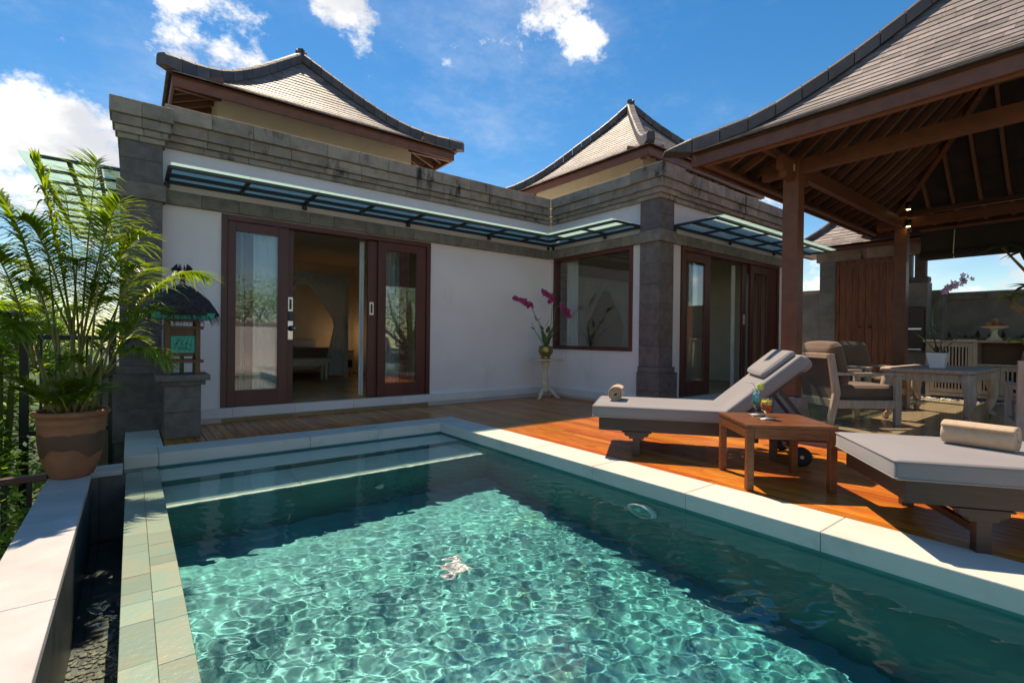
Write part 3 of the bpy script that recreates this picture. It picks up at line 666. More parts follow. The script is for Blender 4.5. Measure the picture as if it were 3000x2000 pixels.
# pillars
def pillar(x0, x1, y0, y1, zb, zbase, cap):
    random.seed(int(x0*100)+3)
    e = 0.055
    c = row(zb, zbase-0.09, 0.34, 0.02)
    for a, b in zip(c, c[1:]): B(x0-e, x1+e, y0-e, y1, a+.0008, b-.0008).build('pillar_stone', 'andesite', villa, bevel=0.005, segs=1)
    B(x0-e*0.5, x1+e*0.5, y0-e*0.5, y1, zbase-0.089, zbase).build('pillar_stone', 'andesite', villa, bevel=0.005, segs=1)
    c = row(zbase+.001, 2.70, 0.33, 0.02)
    for a, b in zip(c, c[1:]): B(x0, x1, y0, y1, a+.0008, b-.0008).build('pillar_stone', 'andesite', villa, bevel=0.004, segs=1)
    B(x0-0.035, x1+0.035, y0-0.035, y1, 2.70, 2.89).build('pillar_stone', 'band_stone', villa, bevel=0.005, segs=1)
    c = row(2.891, 3.385, 0.3, 0.02)
    for a, b in zip(c, c[1:]): B(x0, x1, y0, y1, a+.0008, b-.0008).build('pillar_stone', 'andesite', villa, bevel=0.004, segs=1)
    if cap: TOP = ((3.36, 3.425, 0.025), (3.425, 3.505, 0.05), (3.505, 3.62, 0.075), (3.62, 3.80, 0.10))
    else: TOP = None
    for i, (z0, z1, o) in enumerate(TOP or ((3.385, 3.455, 0.03), (3.455, 3.54, 0.06), (3.54, 3.68, 0.09), (3.68, 3.905, 0.125))):
        mx = (x0+x1)/2+random.uniform(-.05, .05)
        for a, b in ((x0-o, mx), (mx, x1+o)): B(a+.001, b-.001, y0-o, y1+o, z0+.001, z1-.001).build('capital_stone', 'cornice', villa, bevel=0.006, segs=1)
pillar(-0.112, 0.285, 7.185, YA-0.002, -0.117, 0.75, 1)
B(-0.16, 0.33, 7.14, YA-0.003, -2.9, -0.119).build('pillar_foot', 'andesite', villa)
pillar(6.60, 6.985, 4.70, 5.085, -0.03, 0.69, 0)
# towers and their slate roofs
PR1 = curve([(0, 4.655), (0.35, 4.82), (0.74, 5.06), (1.2, 5.47), (1.6, 5.88), (2.235, 6.56)])
PR2 = curve([(0, 4.655), (0.35, 4.84), (0.78, 5.17), (1.36, 5.75), (1.82, 6.22), (2.23, 6.72)])
def tower(x0, y0, w_, prof, ins, name, seed, faces):
    x1, y1 = x0+w_, y0+w_
    B(x0+ins, x1-ins, y0+ins, y1-ins, 3.6, 4.90).build('tower_wall', 'cream', villa)
    for bb in ((x0+0.03, x1-0.03, y0+0.03, y0+0.065, 4.47, 4.635), (x0+0.03, x1-0.03, y1-0.065, y1-0.03, 4.47, 4.635), (x0+0.03, x0+0.065, y0+0.066, y1-0.066, 4.47, 4.635), (x1-0.065, x1-0.03, y0+0.066, y1-0.066, 4.47, 4.635)):
        B(*bb).build('fascia', 'merbau', villa, bevel=0.004)
    n_ = 15
    for i in range(n_):
        q = (i+0.5)/n_*w_
        for (a, b) in (((x0+q, y0+0.07, 4.55), (x0+q, y0+ins+0.01, 4.78)), ((x0+0.07, y0+q, 4.55), (x0+ins+0.01, y0+q, 4.78)), ((x1-0.07, y0+q, 4.55), (x1-ins-0.01, y0+q, 4.78))):
            MB().bar(a, b, 0.045, 0.07).build('rafter', 'rafter_wood', villa)
    for sx, sy, cx, cy2 in ((1, 1, x0, y0), (-1, 1, x1, y0), (1, -1, x0, y1)):
        MB().bar((cx+sx*0.07, cy2+sy*0.07, 4.51), (cx+sx*(ins+.05), cy2+sy*(ins+.05), 4.74), 0.08, 0.12).build('hip_rafter', 'merbau', villa)
    return make_roof(villa, x0, x1, y0, y1, prof, w_/2, 0.125, 0.215, faces, name, 300, seed=seed)
tower(0.38, 8.0, 4.46, PR1, 0.63, 'flared slate roof whose ridge curves up beside the white cloud', 5, (0, 3))
tower(7.3, 5.44, 4.46, PR2, 0.60, 'flared slate roof behind the corner stone pillar', 6, (0, 3))

# sliding doors: frame, glazed panels with handles
def door_set(axis_y, frame, panels, z0, z1, gz, handles):
    x0, x1 = frame
    f = MB(); f.box(x0, x0+0.07, axis_y-0.03, axis_y+0.14, z0, z1); f.box(x1-0.07, x1, axis_y-0.03, axis_y+0.14, z0, z1); f.box(x0+0.07, x1-0.07, axis_y-0.03, axis_y+0.14, z1-0.075, z1)
    f.build('door_frame', 'door_wood', villa, bevel=0.004)
    for (a, b, off, g0, g1) in panels:
        y = axis_y+off; m = MB(); zt = z1-0.075
        m.box(a, g0, y, y+0.045, z0+.004, zt); m.box(g1, b, y, y+0.045, z0+.004, zt); m.box(g0, g1, y, y+0.045, z0+.004, gz[0]); m.box(g0, g1, y, y+0.045, gz[1], zt)
        p = m.build('sliding_door', 'door_wood', villa, bevel=0.004)
        B(g0-0.01, g1+0.01, y+0.018, y+0.026, gz[0]-0.01, gz[1]+0.01).build('pane', 'pane', p)
        for hx, hz0, hz1, kind in handles.get((a, b), ()):
            h = MB(); h.box(hx-0.032, hx-0.016, y-0.008, y, hz0, hz1); h.box(hx+0.016, hx+0.032, y-0.008, y, hz0, hz1); h.box(hx-0.016, hx+0.016, y-0.008, y, hz0, hz0+0.03); h.box(hx-0.016, hx+0.016, y-0.008, y, hz1-0.03, hz1)
            h.build('handle', 'silver', p, bevel=0.002)
            B(hx-0.015, hx+0.015, y-0.003, y-0.001, hz0+0.03, hz1-0.03).build('handle_recess', 'steel', p)
            if kind:
                B(hx-0.035, hx+0.04, y-0.02, y, hz0-0.13, hz0-0.015).build('lock_reader', 'navy', p, bevel=0.006)
                B(hx-0.035, hx+0.035, y-0.010, y, hz0-0.40, hz0-0.135).build('lock_plate', 'silver', p, bevel=0.004)
                k = MB().lathe([(0.0, 0), (0.036, 0.004), (0.04, 0.02), (0.022, 0.05), (0.0, 0.055)], 16); k.v = [tuple(Matrix.Translation((hx+0.005, y-0.010, hz0-0.24)) @ Matrix.Rotation(R(90), 4, 'X') @ Vector(q)) for q in k.v]
                k.build('lock_knob', 'navy', p, True)
                MB().tube([(hx+0.01, y-0.06, hz0-0.24), (hx+0.06, y-0.065, hz0-0.235), (hx+0.085, y-0.05, hz0-0.26)], 0.009, 8).build('lock_lever', 'silver', p, True)
door_set(YA, (0.915, 3.955), [(0.99, 1.73, 0.0, 1.085, 1.60), (1.20, 1.815, 0.055, 1.30, 1.69), (3.05, 3.88, 0.0, 3.18, 3.71), (2.905, 3.60, 0.055, 3.06, 3.45)], 0.178, 2.70, (0.39, 2.50),
         {(0.99, 1.73): [], (1.20, 1.815): [(1.775, 1.47, 1.67, True)], (2.905, 3.60): [(2.965, 1.465, 1.665, False)]})
door_set(YC, (7.31, 10.91), [(7.385, 8.24, 0.0, 7.47, 8.06), (9.72, 10.83, 0.0, 9.84, 10.42), (9.50, 10.3, 0.055, 9.64, 10.2), (7.5, 8.32, 0.055, 7.6, 8.16)], 0.178, 2.72, (0.41, 2.49),
         {(9.50, 10.3): [(9.57, 1.45, 1.65, False)]})
# big window in wall B
wn = MB(); fx0, fx1 = XB-0.025, XB+0.12
wn.box(fx0, fx1, 5.285, 5.355, 0.925, 2.725); wn.box(fx0, fx1, 7.175, 7.245, 0.925, 2.725); wn.box(fx0, fx1, 5.355, 7.175, 0.925, 0.995); wn.box(fx0, fx1, 5.355, 7.175, 2.655, 2.725)
wf = wn.build('window', 'door_wood', villa, bevel=0.004)
B(XB+0.04, XB+0.048, 5.345, 7.185, 0.985, 2.665).build('pane', 'pane', wf)
# little wall fittings
B(XB-0.02, XB-0.001, 5.135, 5.20, 1.42, 1.58).build('wall_switch', 'white_ceramic', villa, bevel=0.004)
B(11.15, 11.22, YC-0.05, YC-0.001, 1.45, 1.53).build('wall_lamp', 'black_metal', villa, bevel=0.01)

# glass canopies on steel frames
def canopy(name, label, loc_xf, L_, dep, npane, mitre0=0.0, mitre1=0.0, z=2.93, rails=(0.05, 0.36, 0.70)):
    """x along the wall, y = distance out from the wall (towards -Y after the transform)"""
    t = thing(name, label, 'canopy'); t.matrix_world = loc_xf; t.location = loc_xf.to_translation()
    t.rotation_euler = loc_xf.to_euler()
    for k, y in enumerate(rails):
        a = -mitre0*y*1.0; b = L_+mitre1*y
        B(a, b, -y-0.02, -y+0.02, z+0.033, z+0.075).build('rail', 'steel', t, bevel=0.003)
    n_ = npane
    for i in range(n_+1):
        x = L_*i/n_
        B(x-0.022, x+0.022, -dep+0.10, -0.078, z+0.045, z+0.0745).build('cross_bar', 'steel', t)
        if i % 2 == 0: B(x-0.03, x+0.03, -0.10, -0.062, z-0.03, z+0.032).build('bracket', 'steel', t, bevel=0.004)
    for i in range(n_):
        a, b = L_*i/n_+0.003, L_*(i+1)/n_-0.003
        m = MB(); z0, z1 = z+0.0765, z+0.0885
        a0 = a-(mitre0*dep if i == 0 else 0); b0 = b+(mitre1*dep if i == n_-1 else 0)
        a1 = a-(mitre0*0.02 if i == 0 else 0); b1 = b+(mitre1*0.02 if i == n_-1 else 0)
        v = [(a0, -dep, z0), (b0, -dep, z0), (b1, -0.02, z0), (a1, -0.02, z0)]; v += [(p[0], p[1], z1) for p in v]
        m.add(v, [(3, 2, 1, 0), (4, 5, 6, 7), (0, 1, 5, 4), (1, 2, 6, 5), (2, 3, 7, 6), (3, 0, 4, 7)]).build('glass_pane', 'canopy_glass', t)
    return t
DEP = 0.78
canopy('glass_canopy', 'long green glass canopy on black steel above the open sliding door', Matrix.Translation((0.33, YA-0.001, 0)), XB-0.33, DEP, 8, 0.0, -1.0)
canopy('glass_canopy', 'short green glass canopy above the big square window', Matrix.Translation((XB-0.001, YA, 0)) @ Matrix.Rotation(R(-90), 4, 'Z'), YA-5.10, DEP, 3, -1.0, 0.0, z=2.9305)
canopy('glass_canopy', 'green glass canopy between the corner stone pillar and the pavilion', Matrix.Translation((7.0, YC-0.001, 0)), 4.4, 0.92, 5, rails=(0.05, 0.42, 0.82))
canopy('glass_canopy', 'green glass canopy over the valley side, behind the potted palm', Matrix.Translation((-0.001, 12.85, 0)) @ Matrix.Rotation(R(-90), 4, 'Z'), 5.6, 0.95, 10, rails=(0.05, 0.30, 0.55, 0.84), z=2.95)
# ------------------------------------------------------------------ pavilion
pav = thing('pavilion', 'open timber pavilion with a steep grey slate roof over the seating', 'pavilion')
EX0, EX1, EY1, EY0 = 5.405, 12.03, 3.46, -4.6
PP = curve([(0.000, 3.428), (0.517, 3.696), (0.959, 4.062), (1.325, 4.419), (1.833, 4.974), (2.444, 5.688), (3.309, 6.741)])
BZ = 3.18
posts = [(6.458, 2.66), (10.92, 2.66), (6.458, -3.7), (10.92, -3.7), (10.92, -0.5)]
for x, y in posts:
    B(x-0.09, x+0.09, y-0.09, y+0.09, 0.45, 3.36).build('post', 'merbau', pav, bevel=0.006)
    q = MB().add([(x-0.17, y-0.17, 0.119), (x+0.17, y-0.17, 0.119), (x+0.17, y+0.17, 0.119), (x-0.17, y+0.17, 0.119), (x-0.13, y-0.13, 0.45), (x+0.13, y-0.13, 0.45), (x+0.13, y+0.13, 0.45), (x-0.13, y+0.13, 0.45)],
                 [(3, 2, 1, 0), (4, 5, 6, 7), (0, 1, 5, 4), (1, 2, 6, 5), (2, 3, 7, 6), (3, 0, 4, 7)])
    q.build('post_footing', 'floor_border', pav, bevel=0.008)
def beam(a, b, w_, h_, m='merbau', nm='beam'): return MB().bar(a, b, w_, h_).build(nm, m, pav, bevel=0.004)
bz = BZ+0.08
for x in (6.458, 10.92): beam((x, -4.2, bz), (x, 3.03, bz), 0.085, 0.165)
beam((6.06, 2.66, bz-0.01), (11.37, 2.66, bz-0.01), 0.08, 0.16); beam((6.06, -3.7, bz-0.01), (11.37, -3.7, bz-0.01), 0.08, 0.16); beam((6.06, -0.5, bz-0.01), (11.37, -0.5, bz-0.01), 0.08, 0.16)
for y in (2.66,):
    B(6.458-0.115, 6.458-0.091, y-0.05, y+0.05, bz-0.06, bz+0.02).build('beam_plug', 'ivory_wood', pav)
    MB().bar((6.15, y, bz-0.125), (6.77, y, bz-0.125), 0.09, 0.09).build('bolster', 'merbau', pav, bevel=0.004)
# fascia boards round the eaves
for bb in ((EX0+0.03, EX0+0.07, EY0+0.03, EY1-0.03, 3.249, 3.409), (EX1-0.07, EX1-0.03, EY0+0.03, EY1-0.03, 3.249, 3.409), (EX0+0.071, EX1-0.071, EY1-0.07, EY1-0.03, 3.249, 3.408), (EX0+0.071, EX1-0.071, EY0+0.03, EY0+0.07, 3.249, 3.408)):
    B(*bb).build('fascia', 'merbau', pav, bevel=0.004)
for bb in ((EX0-0.01, EX0+0.10, EY0, EY1, 3.41, 3.425), (EX0+0.101, EX1-0.1, EY1-0.10, EY1+0.01, 3.41, 3.425)):
    B(*bb).build('eave_board', 'hip_slate', pav)
for bb in ((EX0+0.12, EX0+0.20, EY0+0.2, EY1-0.12, 3.263, 3.30), (EX0+0.201, EX1-0.2, EY1-0.20, EY1-0.12, 3.263, 3.30)):
    B(*bb).build('eave_batten', 'rafter_wood', pav)
TM = (EX1-EX0)/2
def und(t): return PP(t)-0.10
def rafters(face):
    n0 = int((EY1-EY0)/0.34) if face in 'WE' else int((EX1-EX0)/0.34)
    for i in range(1, n0):
        if face in 'WE':
            y = EY0+(EY1-EY0)*i/n0; tmax = min(TM-0.05, y-EY0, EY1-y)
            pt = lambda t: (EX0+t if face == 'W' else EX1-t, y, und(t))
        else:
            x = EX0+(EX1-EX0)*i/n0; tmax = min(TM-0.05, x-EX0, EX1-x)
            pt = lambda t: (x, EY1-t if face == 'N' else EY0+t, und(t))
        if tmax < 0.2: continue
        m = MB(); ts = [0.08+(tmax-0.08)*k/6 for k in range(7)]
        for a, b in zip(ts, ts[1:]): m.bar(pt(a), pt(b), 0.045, 0.085)
        m.build('rafter', 'rafter_wood', pav)
for f_ in 'WNE': rafters(f_)
# hip rafters, ring purlins
for sx, sy, cx, cy2 in ((1, -1, EX0, EY1), (-1, -1, EX1, EY1), (1, 1, EX0, EY0), (-1, 1, EX1, EY0)):
    m = MB(); ts = [0.05+(TM-0.1)*k/7 for k in range(8)]
    for a, b in zip(ts, ts[1:]): m.bar((cx+sx*a, cy2+sy*a, und(a)-0.03), (cx+sx*b, cy2+sy*b, und(b)-0.03), 0.09, 0.15)
    m.build('hip_rafter', 'merbau', pav)
for t in (0.55, 2.0):
    z = und(t)-0.085
    for a, b in (((EX0+t, EY0+t, z), (EX0+t, EY1-t, z)), ((EX1-t, EY0+t, z), (EX1-t, EY1-t, z)), ((EX0+t, EY1-t, z), (EX1-t, EY1-t, z)), ((EX0+t, EY0+t, z), (EX1-t, EY0+t, z))):
        MB().bar(a, b, 0.06, 0.08).build('purlin', 'rafter_wood', pav)
make_roof(pav, EX0, EX1, EY0, EY1, PP, TM, 0.128, 0.22, (3,), 'steep slate roof with flared eaves over the pavilion', 300, 0.20, 0.15, 0.34, seed=8, tip=0.21, lift_=0.0, taper=0.95)
MB().bar((EX0+TM, EY0+TM, PP(TM)+0.02), (EX0+TM, EY1-TM, PP(TM)+0.02), 0.2, 0.14).build('ridge', 'hip_slate', pav)
for (x, y, z) in ((10.92-0.14, 2.66-0.12, 3.17), (10.92-0.14, 2.66-0.12, 3.47)):
    d = thing('ceiling_spotlight', 'small lit spotlight under the pavilion roof, %s on the rear post' % ('lower' if z < 3.3 else 'upper'), 'spotlight', (x, y, z))
    MB().lathe([(0.03, 0.0), (0.045, 0.0), (0.045, 0.12), (0.02, 0.13)], 14).build('can', 'black_metal', d, True)
    MB().lathe([(0.0, -0.004), (0.03, -0.004), (0.03, 0.006), (0.0, 0.006)], 14).build('bulb', 'downlight', d)
    B(-0.01, 0.045, -0.01, 0.03, 0.05, 0.07).build('arm', 'black_metal', d)
# rolled blind at the rear opening
bl = thing('rolled_blind', 'dark bamboo blind rolled up under the rear beam', 'blind', (11.24, 0, 0))
MB().tube([(0, -2.2, 2.68), (0, 2.46, 2.68)], 0.085, 14).build('roll', 'blind', bl, True)
B(-0.012, 0.012, -2.2, 2.46, 2.74, 3.11).build('sheet', 'blind', bl)
for y in (-1.2, 0.6, 2.0): MB().tube([(-0.02, y, 3.09), (-0.095, y, 2.70), (-0.04, y, 2.59)], 0.008, 6).build('cord', 'ivory_wood', bl)
B(-0.03, 0.03, -2.2, 2.46, 3.111, 3.16).build('head_rail', 'merbau', bl)

# ------------------------------------------------------------------ gate house and garden walls
gate = thing('gatehouse', 'grey stone gatehouse with double wooden door and small slate roof', 'gate', (12.5, 0, 0))
def stones(x0, x1, y0, y1, z0, z1, step, m='garden_wall', par=None, nm='stone'):
    c = row(z0, z1, step, step*0.08)
    for a, b in zip(c, c[1:]): B(x0, x1, y0, y1, a+.001, b-.001).build(nm, m, par, bevel=0.006, segs=1)
stones(0, 0.35, 4.24, 4.56, 0, 2.93, 0.32, par=gate); stones(0, 0.35, 2.62, 3.11, 0, 2.35, 0.32, par=gate)
stones(0.04, 0.35, 2.92, 3.11, 2.36, 2.93, 0.3, par=gate)
c = row(2.60, 4.62, 0.5, 0.05)
for a, b in zip(c, c[1:]): B(-0.04, 0.38, a+.001, b-.001, 2.935, 3.16).build('lintel_stone', 'cornice', gate, bevel=0.006, segs=1)
B(0.02, 0.12, 3.112, 4.238, 2.84, 2.933).build('door_frame', 'gate_wood', gate); B(0.02, 0.12, 3.112, 3.18, 0.05, 2.839).build('door_frame', 'gate_wood', gate); B(0.02, 0.12, 4.17, 4.238, 0.05, 2.839).build('door_frame', 'gate_wood', gate)
for a, b in ((3.182, 3.674), (3.677, 4.168)):
    lf = B(0.045, 0.085, a, b, 0.06, 2.835).build('door', 'gate_wood', gate, bevel=0.004)
    for k in range(4):
        y = a+(b-a)*k/4; B(0.034, 0.0449, y+0.003, y+(b-a)/4-0.003, 0.08, 2.82).build('board', 'gate_wood', lf, bevel=0.003, segs=1)
    MB().lathe([(0.03, 0), (0.045, 0.005), (0.03, 0.02)], 12, (0.02, b-0.09 if a < 3.5 else a+0.09, 1.45)).build('ring_handle', 'black_metal', lf)
GP = curve([(0, 3.20), (0.3, 3.33), (0.6, 3.52), (1.0, 3.85), (1.3, 4.15)])
B(-0.45, 0.85, 2.3, 5.0, 3.165, 3.20).build('eave_soffit', 'merbau', gate)
make_roof(gate, -0.55, 0.95, 2.2, 5.1, curve([(0, 3.215), (0.25, 3.36), (0.5, 3.58), (0.75, 3.86)]), 0.74, 0.12, 0.2, (3,), 'small slate roof on the gatehouse', 120, 0.14, 0.10, 0.24, seed=3, tip=0.08, lift_=0.0, taper=0.6)
gw = thing('garden_wall', 'grey rendered garden wall running from the gatehouse towards the villa', 'wall', (12.6, 4.57, 0))
stones(0.0, 0.2, 0.0, 4.6, 0, 2.22, 0.55, par=gw, nm='wall_block'); B(-0.06, 0.26, 0.0, 4.6, 2.221, 2.32).build('wall_cap', 'cornice', gw, bevel=0.01)
gw2 = thing('garden_wall', 'tall grey rendered garden wall behind the sideboard', 'wall', (13.2, 0, 0))
B(0, 0.2, -6, 2.60, 0, 2.0).build('wall_panel', 'garden_wall', gw2); c = row(-6, 2.66, 0.8)
for a, b in zip(c, c[1:]): B(-0.06, 0.26, a+.001, b-.001, 2.001, 2.155).build('wall_cap', 'band_stone', gw2, bevel=0.01)
B(-0.36, 0.0, 2.45, 2.635, 0, 2.10).build('wall_return', 'garden_wall', gw2); B(-0.35, 0.0, 2.42, 2.63, 2.101, 2.20).build('wall_cap', 'band_stone', gw2, bevel=0.01)
lp = thing('stone_lantern_post', 'square dark stone post standing on the wall beside the gate', 'post', (12.66, 2.76, 2.36))
B(-0.12, 0.12, -0.14, 0.14, 0.0, 0.10).build('base', 'andesite', lp, bevel=0.008); B(-0.07, 0.07, -0.09, 0.09, 0.101, 0.569).build('shaft', 'andesite', lp, bevel=0.006)
db = thing('wall_letterbox', 'tall dark wooden box fixed to the stone beside the gate', 'box', (12.42, 2.78, 0.95))
B(-0.10, 0.07, -0.14, 0.14, 0.0, 0.9).build('case', 'lounger_wood', db, bevel=0.01); B(-0.108, -0.101, -0.11, 0.11, 0.44, 0.47).build('slot', 'silver', db); B(-0.108, -0.101, -0.11, 0.11, 0.04, 0.06).build('slot', 'silver', db)
# ------------------------------------------------------------------ sun loungers, towels, side table, drinks
def lounger(name, label, loc, ang, full=True):
    t = thing(name, label, 'sun lounger', loc, R(ang), 'sun loungers by the pool')
    Lx, W, zf, zt = 2.05, 0.88, 0.235, 0.36
    for y in (0.03, W-0.065): B(0.06, Lx, y, y+0.035, zf, zt-0.004).build('side_rail', 'lounger_wood', t, bevel=0.003)
    for x in (0.06, 1.24): B(x, x+0.035, 0.066, W-0.066, zf+0.01, zt-0.006).build('end_rail', 'lounger_wood', t, bevel=0.003)
    for i in range(11): B(0.10+i*0.104, 0.175+i*0.104, 0.067, W-0.067, zt-0.03, zt-0.007).build('slat', 'lounger_wood', t)
    for x, h0 in ((0.42, 0.0), (1.62, 0.0)):
        for y in (0.025, W-0.075):
            if x < 1:
                prof = [(x-0.035, 0), (x+0.035, 0), (x+0.035, 0.165), (x+0.07, 0.165), (x+0.07, 0.185), (x+0.10, 0.19), (x+0.115, 0.205), (x+0.115, 0.222), (x+0.14, 0.222), (x+0.14, zf-0.001), (x-0.14, zf-0.001), (x-0.14, 0.222), (x-0.115, 0.222), (x-0.115, 0.205), (x-0.10, 0.19), (x-0.07, 0.185), (x-0.07, 0.165), (x-0.035, 0.165)]
                MB().prism(prof[::-1], y-0.004, y+0.052).build('leg', 'lounger_wood', t, bevel=0.003)
            else: B(x-0.03, x+0.03, y, y+0.05, 0.05, zf).build('leg', 'lounger_wood', t, bevel=0.003)
    B(0.40, 0.44, 0.08, W-0.08, 0.09, 0.13).build('stretcher', 'lounger_wood', t)
    for y in (0.10, W-0.10):
        s = 1 if y < 0.4 else -1
        wm = MB().lathe([(0.0, -0.028), (0.07, -0.028), (0.085, -0.02), (0.085, 0.02), (0.07, 0.028), (0.0, 0.028)], 22); wm.v = [tuple(Matrix.Translation((1.86, y, 0.087)) @ Matrix.Rotation(R(90), 4, 'X') @ Vector(p)) for p in wm.v]
        wl = wm.build('wheel', 'rubber', t, True)
        hb = MB().lathe([(0.0, -0.033), (0.016, -0.033), (0.016, 0.033), (0.0, 0.033)], 12); hb.v = [tuple(Matrix.Translation((1.86, y, 0.087)) @ Matrix.Rotation(R(90), 4, 'X') @ Vector(p)) for p in hb.v]
        hb.build('hub', 'ivory_wood', wl)
    B(1.845, 1.875, 0.1, W-0.1, 0.075, 0.10).build('axle', 'black_metal', t)
    MB().cushion(0.0, 1.30, 0.0, W, zt, 0.475, 0.02, 0.007, 12).build('mattress', 'fabric_grey', t, True)
    for z in (zt+0.012, 0.466):
        q = 0.002; rr_ = 0.014; pp = []
        for (cx_, cy2, a0) in ((1.30-rr_, W-rr_, 0), (rr_, W-rr_, 90), (rr_, rr_, 180), (1.30-rr_, rr_, 270)):
            for k in range(4): aa = R(a0+k*30); pp.append((cx_+(rr_+q)*math.cos(aa), cy2+(rr_+q)*math.sin(aa), z))
        MB().tube(pp+pp[:1], 0.0042, 6).build('piping', 'fabric_grey', t, True)
    # raised backrest
    BL, ba = 0.84, R(41)
    Mb = Matrix.Translation((1.27, 0, 0.365)) @ Matrix.Rotation(-ba, 4, 'Y')
    for y in (0.07, W-0.11): MB().obox(Mb, 0, BL, y, y+0.04, -0.03, 0.005).build('backrest_rail', 'lounger_wood', t)
    for i in range(7): MB().obox(Mb, 0.05+i*0.11, 0.12+i*0.11, 0.111, W-0.111, -0.02, 0.004).build('backrest_slat', 'lounger_wood', t)
    bm = MB().cushion(0.0, BL, 0.0, W, 0.007, 0.122, 0.02, 0.007, 12, Mb).build('back_mattress', 'fabric_grey', t, True)
    MB().cushion(BL-0.36, BL-0.01, 0.09, W-0.09, 0.122, 0.185, 0.03, 0.012, 10, Mb).build('head_pillow', 'fabric_grey', t, True)
    MB().cushion(BL-0.10, BL+0.035, 0.04, W-0.04, -0.035, 0.11, 0.05, 0.0, 8, Mb).build('pillow_strap', 'fabric_grey', t, True)
    for y in (0.16, W-0.16): MB().bar((Mb @ Vector((0.52, y, -0.03)))[:], (1.98, y, zf+0.05), 0.025, 0.035).build('strut', 'lounger_wood', t)
    return t
lounger('sun_lounger', 'dark wood sun lounger with raised grey backrest beside the teak side table', (3.585, 3.305, 0), -53.5)
lounger('sun_lounger', 'dark wood sun lounger beside the pool coping, towel lying on its flat grey mattress', (3.335, 0.825, 0), -53)
def towel(name, label, loc, rz, ln, r_):
    t = thing(name, label, 'towel', loc, rz)
    m = MB(); turns = 3.4; n_ = 110; th = r_/(turns+0.35); k0 = 0; sec = []
    for i in range(n_+1):
        a = 2*math.pi*turns*i/n_; q = 0.006+th*(a/(2*math.pi))*1.02; sec.append((q, a))
    outline = []
    for q, a in sec: outline.append((math.cos(a)*(q+th*0.80), math.sin(a)*(q+th*0.80)))
    inner = [(math.cos(a)*q, math.sin(a)*q) for q, a in sec]
    xs = [0, 0.012, 0.03]+[0.03+(ln-0.06)*k/10 for k in range(1, 10)]+[ln-0.03, ln-0.012, ln]
    rows_ = []
    for xi, x in enumerate(xs):
        sh = 0.0 if 1 < xi < len(xs)-2 else (0.10 if xi in (0, len(xs)-1) else 0.02)
        r0 = []
        for (o, i_) in zip(outline, inner):
            wob = 1+0.012*mnoise.noise(Vector((x*9, o[0]*20, o[1]*20)))
            mo = ((o[0]+i_[0])/2, (o[1]+i_[1])/2)
            oo = (o[0]+(mo[0]-o[0])*sh*3, o[1]+(mo[1]-o[1])*sh*3); ii = (i_[0]+(mo[0]-i_[0])*sh*3, i_[1]+(mo[1]-i_[1])*sh*3)
            r0.append(((x, oo[0]*wob, oo[1]*wob*0.93), (x, ii[0]*wob, ii[1]*wob*0.93)))
        rows_.append(r0)
    nn = n_+1
    for r0 in rows_:
        for o, i_ in r0: m.v.append(o); m.v.append(i_)
    st = nn*2
    for k in range(len(rows_)-1):
        for j in range(nn-1):
            a = k*st+j*2
            m.f.append((a, a+2, a+st+2, a+st)); m.f.append((a+1, a+st+1, a+st+3, a+3))
        a = k*st+(nn-1)*2; m.f.append((a, a+1, a+st+1, a+st)); a = k*st; m.f.append((a, a+st, a+st+1, a+1))
    for k in (0, len(rows_)-1):
        for j in range(nn-1):
            a = k*st+j*2; f = (a, a+1, a+3, a+2); m.f.append(f if k == 0 else f[::-1])
    zmin = min(v[2] for v in m.v); m.v = [(v[0], v[1], v[2]-zmin) for v in m.v]
    o = m.build('roll', 'towel', t, True); return t
towel('rolled_towel', 'beige rolled towel end-on on the lounger with the raised backrest', (3.99, 3.36, 0.484), R(35), 0.30, 0.072)
towel('rolled_towel', 'beige rolled towel lying on the flat lounger by the coping', (4.155, 0.775, 0.484), R(-96), 0.34, 0.072)
st_ = thing('side_table', 'square teak side table holding two cocktails', 'table', (4.095, 1.815, 0), R(-43))
S = 0.325
for i in range(7):
    a = -S+i*(2*S)/7; B(-S, S, a+0.0012, a+2*S/7-0.0012, 0.472, 0.497).build('top_slat', 'teak', st_, bevel=0.003, segs=1)
for a in (-S+0.006, S-0.03): B(-S+0.056, S-0.056, a, a+0.024, 0.392, 0.471).build('apron', 'teak', st_, bevel=0.003); B(a, a+0.024, -S+0.056, S-0.056, 0.392, 0.471).build('apron', 'teak', st_, bevel=0.003)
for a in (-S+0.004, S-0.056):
    for b in (-S+0.004, S-0.056): B(a, a+0.052, b, b+0.052, 0.0, 0.4712).build('leg', 'teak', st_, bevel=0.004)
